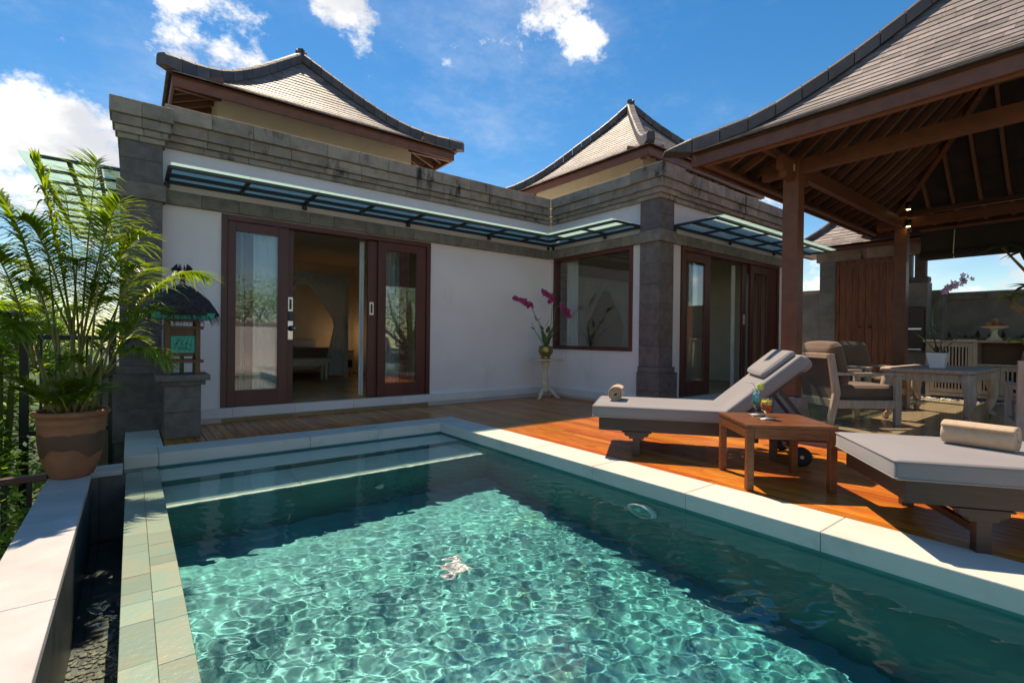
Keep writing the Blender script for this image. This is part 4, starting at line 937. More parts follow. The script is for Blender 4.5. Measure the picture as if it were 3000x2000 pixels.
def glass(name, label, loc, prof, liq, liqm, straw, extra):
    t = thing(name, label, 'drink', loc)
    shell = prof+[(max(0.001, r_-0.0022), z_) for r_, z_ in prof[::-1] if z_ > liq[0][1]-0.004]
    MB().lathe(shell, 26).build('glass', 'tumbler', t, True)
    MB().lathe(liq, 26).build('liquid', liqm, t, True)
    for s_ in straw: MB().tube(s_, 0.0042, 8).build('straw', 'straw', t, True)
    if extra == 'lime':
        m = MB().lathe([(0.0, -0.004), (0.030, -0.004), (0.032, 0.0), (0.030, 0.004), (0.0, 0.004)], 20); M4 = Matrix.Translation((0.055, -0.01, 0.232)) @ Matrix.Rotation(R(-35), 4, 'Z') @ Matrix.Rotation(R(80), 4, 'X'); m.v = [tuple(M4 @ Vector(p)) for p in m.v]; m.build('lime_slice', 'lime', t, True)
    if extra == 'mint':
        m = MB()
        for k in range(7):
            a = k*0.9; c = Vector((math.cos(a)*0.012, math.sin(a)*0.012, 0.150)); d = Vector((math.cos(a), math.sin(a), 0.5))*0.02; s = Vector((-math.sin(a), math.cos(a), 0))*0.007
            m.add([c, c+d*0.5+s, c+d, c+d*0.5-s], [(0, 1, 2, 3)])
        m.build('mint_sprig', 'orchid_leaf', t)
def coaster(label, loc):
    t = thing('coaster', label, 'coaster', loc)
    MB().lathe([(0.0, 0), (0.055, 0), (0.068, 0.006), (0.066, 0.008), (0.05, 0.004), (0.0, 0.004)], 28).build('dish', 'silver', t, True)
    MB().lathe([(0.0, 0.004), (0.032, 0.0042), (0.030, 0.0055), (0.0, 0.0055)], 20).build('felt', 'white_ceramic', t, True)
g1 = onz(2215, 1214, 0.50); g2 = onz(2245, 1226, 0.50)
coaster('silver coaster under the tall blue cocktail', (g1.x, g1.y, 0.4975)); coaster('silver coaster under the red and yellow cocktail', (g2.x, g2.y, 0.4975))
hur = [(0.0, 0.0), (0.034, 0.0), (0.034, 0.004), (0.008, 0.012), (0.006, 0.035), (0.012, 0.048), (0.030, 0.075), (0.037, 0.10), (0.034, 0.125), (0.028, 0.155), (0.029, 0.18), (0.036, 0.215)]
glass('tall_cocktail', 'tall curved glass of blue green cocktail with lime slice', (g1.x, g1.y, 0.503), hur, [(0.0, 0.052), (0.014, 0.054), (0.0275, 0.077), (0.0345, 0.10), (0.0315, 0.125), (0.0255, 0.155), (0.0262, 0.178), (0.0, 0.178)], 'blue_drink',
      [[(0.01, 0.0, 0.06), (-0.012, 0.006, 0.225), (-0.03, 0.012, 0.262), (-0.085, 0.05, 0.275)], [(0.01, -0.01, 0.06), (0.022, -0.012, 0.19), (0.005, 0.0, 0.218), (-0.03, 0.02, 0.219)]], 'lime')
gob = [(0.0, 0.0), (0.036, 0.0), (0.036, 0.004), (0.008, 0.010), (0.006, 0.035), (0.016, 0.045), (0.036, 0.065), (0.043, 0.09), (0.043, 0.12), (0.0415, 0.155)]
glass('goblet_cocktail', 'round goblet of red and yellow layered cocktail with mint', (g2.x, g2.y, 0.503), gob, [(0.0, 0.048), (0.017, 0.049), (0.0335, 0.067), (0.0405, 0.09), (0.0405, 0.12), (0.0395, 0.142), (0.0, 0.142)], 'red_drink', [], 'mint')

# ------------------------------------------------------------------ armchairs, low table, sideboard under the pavilion
def armchair(label, loc, ang):
    t = thing('armchair', label, 'armchair', loc, R(ang), 'bleached wood armchairs under the pavilion')
    # faces +x; back legs at x=0, width along y 0..W
    D, W = 0.80, 0.74
    for y in (0.0, W-0.05):
        B(D-0.075, D, y, y+0.05, 0, 0.60).build('leg', 'bleached_wood', t, bevel=0.005)
        MB().prism([(-0.10, 0), (-0.03, 0), (0.055, 0.38), (-0.03, 0.86), (-0.10, 0.86), (-0.03, 0.38)], y, y+0.05).build('leg', 'bleached_wood', t, bevel=0.005)
        B(-0.02, D+0.02, y-0.006, y+0.056, 0.601, 0.635).build('armrest', 'bleached_wood', t, bevel=0.006)
        B(0.03, D-0.076, y+0.008, y+0.042, 0.20, 0.30).build('side_rail', 'bleached_wood', t, bevel=0.004)
    B(D-0.06, D-0.02, 0.051, W-0.051, 0.20, 0.30).build('front_rail', 'bleached_wood', t, bevel=0.004)
    B(0.0, 0.04, 0.051, W-0.051, 0.20, 0.30).build('back_rail', 'bleached_wood', t, bevel=0.004)
    B(-0.095, -0.045, 0.051, W-0.051, 0.80, 0.862).build('top_rail', 'bleached_wood', t, bevel=0.005)
    MB().add([(0.015, 0.051, 0.30), (0.015, W-0.051, 0.30), (-0.06, W-0.051, 0.80), (-0.06, 0.051, 0.80), (0.03, 0.051, 0.30), (0.03, W-0.051, 0.30), (-0.045, W-0.051, 0.80), (-0.045, 0.051, 0.80)],
             [(0, 1, 2, 3), (7, 6, 5, 4), (0, 4, 5, 1), (1, 5, 6, 2), (2, 6, 7, 3), (3, 7, 4, 0)]).build('back_panel', 'fabric_brown', t)
    MB().cushion(0.06, D+0.03, 0.06, W-0.06, 0.302, 0.47, 0.05, 0.02, 10).build('seat_cushion', 'fabric_brown', t, True)
    Mb = Matrix.Translation((0.075, 0, 0.46)) @ Matrix.Rotation(R(-14), 4, 'Y')
    MB().cushion(0.0, 0.17, 0.05, W-0.05, 0.0, 0.52, 0.07, 0.03, 10, Mb).build('back_cushion', 'fabric_brown', t, True)
    return t
armchair('bleached wood armchair seen from behind its brown backrest, beside the lounger', (6.73, 2.25, 0.12), -37)
armchair('bleached wood armchair facing us beyond the carved table, by the gate', (9.15, 3.22, 0.12), -118)
armchair('bleached wood armchair standing alone behind the flat lounger with the towel', (6.25, -0.06, 0.12), 12)
ct = thing('carved_table', 'bleached wood table with curved scroll legs and a white pot on it', 'table', (8.63, 1.66, 0.12))
TX, TY, TZ = 0.78, 0.47, 0.68
MB().cushion(-TX, TX, -TY, TY, TZ-0.055, TZ, 0.025, 0, 6).build('table_top', 'bleached_wood', ct, True)
for s in (-1, 1):
    B(-TX+0.14, TX-0.14, s*(TY-0.09)-0.02, s*(TY-0.09)+0.02, TZ-0.16, TZ-0.056).build('apron', 'bleached_wood', ct, bevel=0.006); B(s*(TX-0.10)-0.02, s*(TX-0.10)+0.02, -TY+0.14, TY-0.14, TZ-0.16, TZ-0.057).build('apron', 'bleached_wood', ct, bevel=0.006)
    for s2 in (-1, 1):
        m = MB(); pts = []; rad = []
        for k in range(15):
            u = k/14; z = TZ-0.06-u*(TZ-0.10); o = 0.055*math.sin(u*math.pi*0.9)-0.05*max(0, u-0.55)*2.2+0.02
            if u > 0.9: o += (u-0.9)*0.9
            pts.append((s*(TX-0.12+o), s2*(TY-0.11+o*0.8), z)); rad.append(0.046*(1-u)**0.8+0.032)
        pts += [(s*(TX-0.06), s2*(TY-0.07), 0.028), (s*(TX-0.02), s2*(TY-0.04), 0.04)]; rad += [0.03, 0.026]
        m.tube(pts, rad, 10); m.build('leg', 'bleached_wood', ct, True)
wp = thing('white_pot', 'tapered square white pot on the carved table', 'pot', (8.28, 1.62, 0.12+TZ))
MB().add([(-0.07, -0.07, 0), (0.07, -0.07, 0), (0.07, 0.07, 0), (-0.07, 0.07, 0), (-0.105, -0.105, 0.20), (0.105, -0.105, 0.20), (0.105, 0.105, 0.20), (-0.105, 0.105, 0.20), (-0.09, -0.09, 0.20), (0.09, -0.09, 0.20), (0.09, 0.09, 0.20), (-0.09, 0.09, 0.20), (-0.085, -0.085, 0.17), (0.085, -0.085, 0.17), (0.085, 0.085, 0.17), (-0.085, 0.085, 0.17)],
         [(3, 2, 1, 0), (0, 1, 5, 4), (1, 2, 6, 5), (2, 3, 7, 6), (3, 0, 4, 7), (4, 5, 9, 8), (5, 6, 10, 9), (6, 7, 11, 10), (7, 4, 8, 11), (8, 9, 13, 12), (9, 10, 14, 13), (10, 11, 15, 14), (11, 8, 12, 15)]).build('vessel', 'white_ceramic', wp, bevel=0.006)
B(-0.084, 0.084, -0.084, 0.084, 0.15, 0.172).build('soil', 'soil', wp)
def blade(m, base, d, ln, wd, droop, up=Vector((0, 0, 1)), seg=5, fold=0.15, tip=0.0):
    d = Vector(d).normalized(); s = d.cross(up)
    if s.length < 1e-4: s = Vector((1, 0, 0))
    s.normalize(); nn = s.cross(d); k = len(m.v); p = Vector(base); dd = d.copy()
    for i in range(seg+1):
        u = i/seg; wv = wd*(math.sin(math.pi*(0.12+0.88*u)**0.75) if u < 1 else tip)*0.5+0.0006
        m.v.append(tuple(p-s*wv+nn*(wv*fold))); m.v.append(tuple(p)); m.v.append(tuple(p+s*wv+nn*(wv*fold)))
        dd = (dd+Vector((0, 0, -droop/seg))).normalized(); p = p+dd*(ln/seg)
    for i in range(seg):
        a = k+i*3; m.f.append((a, a+1, a+4, a+3)); m.f.append((a+1, a+2, a+5, a+4))
def flower(m, c, r_, fr, n_=5):
    """a little five-petalled orchid bloom facing fr"""
    fr = Vector(fr).normalized(); s = fr.cross(Vector((0, 0, 1)));
    if s.length < 1e-3: s = Vector((1, 0, 0))
    s.normalize(); u = s.cross(fr)
    for k in range(n_):
        a = 2*math.pi*k/n_+0.3; d = s*math.cos(a)+u*math.sin(a); e = s*(-math.sin(a))+u*math.cos(a); c_ = Vector(c)
        m.add([c_, c_+d*r_*0.6+e*r_*0.36+fr*r_*0.15, c_+d*r_+fr*r_*0.3, c_+d*r_*0.6-e*r_*0.36+fr*r_*0.15], [(0, 1, 2, 3)])
def orchid(name, label, loc, stems, leaves, petal, seed, fs=0.026):
    """stems: list of polylines (local) that carry blooms on their last part"""
    rr = random.Random(seed); t = thing(name, label, 'orchid', loc)
    for pts, nb in stems:
        sp = []
        for i in range(len(pts)-1):
            for k in range(5): sp.append(Vector(pts[i]).lerp(Vector(pts[i+1]), k/5))
        sp.append(Vector(pts[-1])); MB().tube(sp, [0.007*(1-0.6*i/len(sp))+0.001 for i in range(len(sp))], 6).build('stem', 'orchid_leaf', t, True)
        m = MB(); tot = len(sp)
        for k in range(nb):
            u = 0.60+0.40*(k+rr.random())/nb; p = sp[min(tot-1, int(u*tot))]; q = p+Vector((rr.uniform(-.04, .04), rr.uniform(-.04, .04), rr.uniform(-.035, .03)))
            flower(m, q, fs*(1.15-0.55*u*(rr.random()*0.3+0.7)), (-0.6+rr.uniform(-.5, .5), -0.8+rr.uniform(-.5, .5), rr.uniform(-.3, .3)))
        if nb: m.build('blossom', petal, t)
    for base, d, ln, wd, dr in leaves:
        m = MB(); blade(m, base, d, ln, wd, dr, seg=6); m.build('leaf', 'orchid_leaf', t, True)
    return t
o0 = (8.28, 1.62, 0.12+TZ+0.172)
tipP = onz(2838, 860, 0) ; d_ = ray(2835, 812); tp = Vector(CAM+d_*(8.0/d_[0])) - Vector(o0); d_ = ray(2765, 850); t2 = Vector(CAM+d_*(8.1/d_[0])) - Vector(o0)
orchid('pink_orchid', 'tall pink orchid growing in the white pot on the carved table', o0, [([(0.0, 0.0, 0.0), (-0.03, 0.06, 0.35), (-0.02, 0.05, 0.62), tuple(t2), tuple(t2.lerp(tp, 0.5)), tuple(tp)], 22)],
       [((0, 0, 0), (-0.3, 0.6, 1.1), 0.46, 0.10, 0.5), ((0, 0, 0), (0.2, -0.7, 1.0), 0.46, 0.10, 0.5), ((0, 0, 0), (-0.1, 0.25, 1.4), 0.5, 0.08, 0.3), ((0, 0, 0), (0.1, -0.3, 1.4), 0.5, 0.08, 0.3), ((0, 0, 0), (-0.5, -0.5, 0.35), 0.30, 0.09, 0.6), ((0, 0, 0), (0.3, 0.6, 0.3), 0.30, 0.09, 0.5),
        ((0, 0.02, 0.28), (0, 0.45, 0.5), 0.20, 0.055, 0.2), ((0, 0.02, 0.30), (0, -0.5, 0.5), 0.20, 0.055, 0.2), ((-0.01, 0.03, 0.36), (0.0, 0.3, 0.7), 0.14, 0.03, 0.2)], 'orchid_pale', 4, 0.05)
cb = thing('sideboard', 'bleached wood sideboard with slatted doors against the garden wall', 'cabinet', (11.55, 0, 0.12))
CZ = 1.06
B(-0.03, 0.52, -1.62, 2.47, CZ-0.035, CZ).build('cabinet_top', 'cabinet_wood', cb, bevel=0.005)
B(0.47, 0.50, -1.58, 2.43, 0.06, CZ-0.036).build('back_panel', 'cabinet_wood', cb)
for y in (2.40, 1.765, 1.13, 0.40, -0.3): B(0.0, 0.469, y-0.03, y+0.03, 0.0, CZ-0.036).build('upright', 'cabinet_wood', cb, bevel=0.003)
B(0.0, 0.469, -1.58, 2.369, 0.06, 0.12).build('bottom_rail', 'cabinet_wood', cb); B(0.01, 0.469, -1.58, 1.735, 0.62, 0.655).build('shelf', 'cabinet_wood', cb)
def slat_door(y0, y1, z0, z1):
    m = MB(); m.box(0.0, 0.025, y0, y0+0.06, z0, z1); m.box(0.0, 0.025, y1-0.06, y1, z0, z1); m.box(0.0, 0.025, y0+0.06, y1-0.06, z0, z0+0.07); m.box(0.0, 0.025, y0+0.06, y1-0.06, z1-0.07, z1)
    d = m.build('door', 'cabinet_wood', cb, bevel=0.003)
    n_ = int((y1-y0-0.12)/0.042)
    for i in range(n_):
        y = y0+0.06+(y1-y0-0.12)*(i+0.5)/n_; B(0.004, 0.02, y-0.011, y+0.011, z0+0.07, z1-0.07).build('slat', 'cabinet_wood', d)
    B(0.05, 0.055, y0+0.01, y1-0.01, z0+0.01, z1-0.01).build('slat_shade_sheet', 'dark_inside', d)  # near-black sheet, its colour stands for the shade behind the slats
    B(-0.018, -0.001, y0+0.02, y0+0.036, (z0+z1)/2-0.03, (z0+z1)/2+0.03).build('knob', 'black_metal', d, bevel=0.003)
slat_door(1.798, 2.368, 0.13, CZ-0.045); slat_door(1.45, 1.733, 0.13, 0.612); slat_door(1.163, 1.447, 0.13, 0.612); slat_door(0.8, 1.098, 0.13, 0.612); slat_door(0.45, 0.797, 0.13, 0.612)
B(0.40, 0.41, 0.43, 1.733, 0.66, CZ-0.04).build('niche_back', 'fabric_brown', cb)
fs_ = thing('fruit_stand', 'pale footed stand carrying fruit on the sideboard', 'fruit stand', (11.72, 1.55, 0.12+CZ+0.001))
MB().lathe([(0.0, 0), (0.11, 0), (0.10, 0.02), (0.045, 0.08), (0.035, 0.15), (0.06, 0.20), (0.17, 0.225), (0.18, 0.245), (0.0, 0.24)], 24).build('dish', 'ivory_wood', fs_, True)
random.seed(6)
for k in range(8):
    a = k*0.85; r_ = 0.0 if k == 7 else 0.095
    fr_ = thing('fruit', 'small orange and red fruit piled on the footed stand', 'fruit', (11.72+math.cos(a)*r_, 1.55+math.sin(a)*r_, 0.12+CZ+0.245+(0.06 if k == 7 else 0)), 0, 'fruit on the footed stand')
    q = 0.042; MB().lathe([(0.004, 0.0), (q*.6, q*.2), (q, q*.9), (q*.8, q*1.5), (q*.25, q*1.85), (0.004, q*1.75)], 12).build('flesh', 'fruit', fr_, True); MB().tube([(0, 0, q*1.75), (0.004, 0, q*2.1)], 0.003, 5).build('stalk', 'bark', fr_)
pa = thing('magazine', 'pale blue magazine lying on the sideboard', 'magazine', (11.66, 1.92, 0.12+CZ+0.001), 0.2)
B(-0.11, 0.11, -0.15, 0.15, 0, 0.012).build('pages', 'white_ceramic', pa); B(-0.112, 0.112, -0.152, 0.152, 0.0125, 0.014).build('cover', 'paper', pa)
sp_ = thing('trailing_plant', 'low dark green plant behind the fruit on the sideboard', 'plant', (11.88, 1.6, 0.12+CZ+0.001))
random.seed(12)
for k in range(26):
    m = MB(); a = random.uniform(0, 6.28); blade(m, (random.uniform(-.03, .03), random.uniform(-.5, .6), 0.02), (math.cos(a)*0.3, math.sin(a)*0.8, random.uniform(.3, 1)), random.uniform(.1, .2), 0.06, 0.5); m.build('leaf', 'dark_leaf', sp_, True)
B(-0.06, 0.06, -0.5, 0.6, 0, 0.05).build('trough', 'terracotta_dark', sp_)
# plumeria beyond the sideboard
pt = thing('plumeria_tree', 'bare branched plumeria with leaf rosettes behind the armchairs', 'tree', (10.9, 0.75, 0.12))
def at(x, y, X): d = ray(x, y); return Vector(CAM+d*(X/d[0])) - Vector((10.9, 0.75, 0.12))
random.seed(31)
tr = MB(); trunk = [(0.2, -0.55, 0), (0.15, -0.45, 0.5), tuple(at(3040, 930, 10.9)), tuple(at(2968, 895, 10.9)), tuple(at(2962, 868, 10.9))]
tr.tube(trunk, [0.09, 0.075, 0.062, 0.048, 0.03], 10); tr.tube([trunk[2], tuple(at(3060, 860, 10.9)), tuple(at(3000, 790, 10.9)), tuple(at(2937, 726, 10.9))], [0.05, 0.03, 0.022, 0.014], 8); tr.tube([trunk[2], tuple(at(3080, 850, 10.9)), tuple(at(3010, 845, 10.9))], [0.045, 0.025, 0.014], 8)
tr.build('trunk', 'plumeria_bark', pt, True)
for (x, y, n_, ln, mm) in ((2961, 862, 8, 0.34, 'palm_leaf'), (2936, 724, 9, 0.36, 'dark_leaf'), (3012, 838, 8, 0.3, 'dark_leaf'), (2985, 995, 7, 0.3, 'palm_leaf'), (3000, 740, 8, 0.32, 'dark_leaf')):
    c = at(x, y, 10.9)
    for k in range(n_):
        m = MB(); a = 6.28*k/n_+random.uniform(-.2, .2); blade(m, tuple(c), (math.cos(a), math.sin(a), random.uniform(0.0, .5)), ln*random.uniform(.8, 1.1), 0.085, 0.7, seg=6, fold=0.3); m.build('leaf', mm, pt, True)
gp_ = thing('gate_shrub', 'small dark leafy pot plant against the wall left of the gate door'.replace('left of', 'beside'), 'plant', (12.2, 4.62, 0.05))
MB().lathe([(0.0, 0), (0.13, 0), (0.18, 0.3), (0.19, 0.32), (0.16, 0.32), (0.15, 0.28), (0.0, 0.28)], 18).build('pot', 'terracotta_dark', gp_, True)
for k in range(30):
    m = MB(); a = random.uniform(0, 6.28); blade(m, (0, 0, 0.3), (math.cos(a)*.6, math.sin(a)*.6, random.uniform(.6, 1.6)), random.uniform(.5, 1.1), 0.07, 0.5, seg=6); m.build('leaf', 'dark_leaf', gp_, True)
# ------------------------------------------------------------------ shrine lantern by the pillar
sp = thing('stone_pedestal', 'short grey stone pedestal carrying the thatched lantern', 'pedestal', (0.445, 6.53, 0))
random.seed(8)
for a, b in zip(*(lambda c: (c, c[1:]))(row(0, 0.575, 0.29))): B(-0.165, 0.165, -0.165, 0.165, a+.0008, b-.0008).build('stone', 'andesite', sp, bevel=0.006, segs=1)
B(-0.205, 0.205, -0.205, 0.205, 0.576, 0.625).build('moulding', 'andesite', sp, bevel=0.006); B(-0.245, 0.245, -0.245, 0.245, 0.626, 0.69).build('cap', 'andesite', sp, bevel=0.006)
ln_ = thing('thatched_lantern', 'wooden lantern with dark thatched roof and turquoise panels', 'lantern', (0.44, 6.50, 0.692))
for x in (-0.135, 0.135):
    for y in (-0.135, 0.135): B(x-0.024, x+0.024, y-0.024, y+0.024, 0, 0.58).build('post', 'lantern_wood', ln_, bevel=0.003)
for z in (0.125, 0.49):
    for s in (-1, 1): B(-0.19, 0.19, s*0.135-0.02, s*0.135+0.02, z, z+0.035).build('rail', 'lantern_wood', ln_, bevel=0.003); B(s*0.1351-0.02, s*0.1351+0.02, -0.19, 0.19, z+0.036, z+0.066).build('rail', 'lantern_wood', ln_, bevel=0.003)
for s in (-1, 1):
    for k in range(9): B(-0.108+k*0.024, -0.087+k*0.024, s*0.128-0.005, s*0.128+0.005, 0.195, 0.488).build('panel_slat', 'lantern_wood', ln_)
    for k in range(9): B(s*0.128-0.005, s*0.128+0.005, -0.108+k*0.024, -0.087+k*0.024, 0.195, 0.488).build('panel_slat', 'lantern_wood', ln_)
pn = B(-0.108, 0.108, -0.141, -0.135, 0.235, 0.415).build('front_panel', 'turquoise', ln_)
m = MB(); random.seed(14)
for k in range(24):
    a = random.uniform(0.3, 1.0); c = Vector((random.uniform(-.085, .085), -0.143, 0.26+random.uniform(0, .13))); d = Vector((math.cos(a), 0, math.sin(a)))*0.016; e = Vector((-math.sin(a), 0, math.cos(a)))*0.005
    m.add([c-d, c-e, c+d, c+e], [(0, 1, 2, 3)])
for k in range(4): m.bar((-0.09+k*0.05, -0.1425, 0.25), (-0.02+k*0.035, -0.1425, 0.40), 0.002, 0.004)
m.build('leaf_print', 'steel', pn)
B(-0.142, -0.136, -0.108, 0.108, 0.235, 0.415).build('side_panel', 'turquoise', ln_)
MB().tube([(0, 0, 0), (0, 0, 0.2)], 0.02, 10).build('lamp_stem', 'black_metal', ln_); B(-0.1, 0.1, -0.1, 0.1, 0.20, 0.215).build('lamp_tray', 'lantern_wood', ln_)
MB().add([(-0.26, -0.26, 0.60), (0.26, -0.26, 0.60), (0.26, 0.26, 0.60), (-0.26, 0.26, 0.60), (-0.285, -0.285, 0.665), (0.285, -0.285, 0.665), (0.285, 0.285, 0.665), (-0.285, 0.285, 0.665)], [(3, 2, 1, 0), (4, 5, 6, 7), (0, 1, 5, 4), (1, 2, 6, 5), (2, 3, 7, 6), (3, 0, 4, 7)]).build('eave_tray', 'turquoise', ln_)
B(-0.15, 0.15, -0.15, 0.15, 0.575, 0.60).build('top_board', 'lantern_wood', ln_)
# thatch: layered strands hanging from the crown
th = MB().lathe([(0.34, 0.64), (0.355, 0.66), (0.32, 0.72), (0.25, 0.82), (0.16, 0.905), (0.07, 0.95), (0.03, 0.965)], 40, jit=0.03); ro = th.build('thatch_roof', 'thatch', ln_, True)
m = MB(); random.seed(15)
for k in range(1500):
    a = random.uniform(0, 6.283); u = random.random()**0.7; r0 = 0.05+0.28*u; z0 = 0.97-0.31*u**1.5+random.uniform(0, .012); ln2 = random.uniform(.08, .16)
    c, s = math.cos(a), math.sin(a); r1 = r0+ln2*0.66; z1 = z0-ln2*(0.45+0.6*u); r1 = min(r1, 0.385); w2 = 0.0035
    m.add([(c*r0-s*w2, s*r0+c*w2, z0), (c*r0+s*w2, s*r0-c*w2, z0), (c*r1+s*w2*.4, s*r1-c*w2*.4, z1), (c*r1-s*w2*.4, s*r1+c*w2*.4, z1)], [(0, 1, 2, 3)])
stuff(m.build('thatch_strands', 'thatch', ro))
m = MB().lathe([(0.045, 0.94), (0.032, 0.99), (0.026, 1.02), (0.036, 1.06), (0.045, 1.10), (0.02, 1.12)], 14, jit=0.1)
for k in range(60):
    a = random.uniform(0, 6.283); c, s = math.cos(a), math.sin(a); h = random.uniform(.06, .16); q = random.uniform(.02, .09)
    m.add([(c*.03-s*.002, s*.03+c*.002, 1.08), (c*.03+s*.002, s*.03-c*.002, 1.08), (c*(.03+q*.5), s*(.03+q*.5), 1.08+h*.9), (c*(.03+q), s*(.03+q), 1.08+h*random.uniform(-.2, .8))], [(0, 1, 2, 3)])
m.build('thatch_knot', 'thatch', ln_)

# ------------------------------------------------------------------ round table with orchids in the corner
rt = thing('pedestal_table', 'round ivory pedestal table in the corner of the white walls', 'table', (6.14, 6.86, 0))
MB().lathe([(0.0, 0.72), (0.30, 0.72), (0.32, 0.732), (0.32, 0.742), (0.30, 0.75), (0.0, 0.75)], 36).build('table_top', 'ivory_wood', rt, True)
MB().lathe([(0.03, 0.10), (0.06, 0.12), (0.075, 0.19), (0.05, 0.225), (0.068, 0.25), (0.075, 0.31), (0.062, 0.42), (0.045, 0.53), (0.055, 0.58), (0.075, 0.63), (0.08, 0.719)], 24).build('column', 'ivory_wood', rt, True)
for k in range(3):
    a = R(200+120*k); c, s = math.cos(a), math.sin(a)
    MB().tube([(c*0.03, s*0.03, 0.20), (c*0.10, s*0.10, 0.17), (c*0.17, s*0.17, 0.09), (c*0.22, s*0.22, 0.03), (c*0.27, s*0.27, 0.022)], [0.035, 0.036, 0.03, 0.024, 0.02], 10).build('foot', 'ivory_wood', rt, True)
bp_ = thing('brass_pot', 'round brass flower pot on the pedestal table', 'pot', (6.14, 6.86, 0.751))
MB().lathe([(0.0, 0.0), (0.085, 0.0), (0.09, 0.02), (0.075, 0.035), (0.10, 0.06), (0.135, 0.12), (0.138, 0.17), (0.118, 0.215), (0.128, 0.235), (0.135, 0.24), (0.12, 0.24), (0.10, 0.215), (0.0, 0.21)], 30).build('vessel', 'brass', bp_, True)
def P6(x, y, Y=6.8): return tuple(ony(x, y, Y) - Vector((6.14, 6.86, 0.965)))
orchid('purple_orchid', 'purple orchid with two arching flower sprays in the brass pot', (6.14, 6.86, 0.965),
       [([(0, 0, 0), P6(1588, 960), P6(1572, 930), P6(1555, 897), P6(1540, 885), P6(1508, 872)], 44), ([(0.03, 0, 0), P6(1614, 950), P6(1618, 895), P6(1612, 868), P6(1590, 852)], 50), ([(0.04, -0.02, 0), P6(1622, 950), P6(1628, 900), P6(1645, 893), P6(1660, 910), P6(1668, 925)], 56),
        ([(-0.03, 0, 0), P6(1568, 970), P6(1558, 945)], 0)],
       [((0, 0, 0), (-.5, .2, 1), .34, .06, .2), ((0, 0, 0), (-.1, -.4, 1), .36, .065, .3), ((0, 0, 0), (.3, -.2, 1), .40, .06, .2), ((0, 0, 0), (.1, .3, 1), .36, .06, .3), ((0, 0, 0), (-.3, -.3, 1), .30, .06, .4), ((0, 0, 0), (.5, -.5, .8), .34, .075, .4), ((0, 0, 0), (-.4, -.1, 1), .42, .075, .3), ((0, 0, 0), (.2, -.5, 1), .45, .08, .35), ((0, 0, 0), (.45, .1, 1), .46, .07, .3),
        (P6(1565, 965), (-.6, 0, .4), .16, .07, .6), (P6(1590, 965), (-.5, -.2, .5), .18, .07, .7), (P6(1600, 955), (.3, -.2, .9), .2, .06, .5), (P6(1603, 975), (-.2, -.4, .7), .2, .07, .6), (P6(1620, 965), (.5, -.3, .5), .2, .06, .6), (P6(1572, 940), (-.4, 0, .8), .14, .035, .4), (P6(1575, 940), (.6, 0, .6), .13, .03, .4)], 'orchid_petal', 9, 0.046)

# ------------------------------------------------------------------ potted palm on the ledge
pot = thing('terracotta_pot', 'big terracotta pot with dark glazed band on the white ledge', 'pot', (-0.365, 5.17, 0.0))
outer = [(0.0, 0.0), (0.145, 0.0), (0.165, 0.012), (0.205, 0.09), (0.235, 0.18), (0.252, 0.28), (0.258, 0.38), (0.258, 0.42), (0.264, 0.425), (0.264, 0.44), (0.258, 0.445), (0.262, 0.47), (0.285, 0.48), (0.298, 0.495), (0.298, 0.512), (0.285, 0.525), (0.262, 0.522), (0.25, 0.505), (0.245, 0.45), (0.0, 0.45)]
outer = [(r_*0.80, z_) for r_, z_ in outer]
MB().lathe(outer, 48).build('vessel', 'terracotta', pot, True)
m = MB(); ns = 72
for j in range(ns+1):
    a = 2*math.pi*j/ns; zt_ = 0.335+0.022*abs(math.sin(a*4.0))+0.008*math.sin(a*7); zb_ = 0.205+0.035*math.sin(a*3+0.7)+0.012*math.sin(a*8)
    for k in range(5):
        z = zb_+(zt_-zb_)*k/4; r_ = np.interp(z, [0.09, 0.18, 0.28, 0.38], [0.205*.8, 0.235*.8, 0.252*.8, 0.258*.8])+0.0018; m.v.append((r_*math.cos(a), r_*math.sin(a), z))
for j in range(ns):
    for k in range(4): q = j*5+k; m.f.append((q, q+5, q+6, q+1))
m.build('glazed_band', 'terracotta_dark', pot, True)
MB().lathe([(0.0, 0.455), (0.194, 0.455), (0.16, 0.475), (0.0, 0.48)], 24, jit=0.02).build('soil', 'soil', pot)

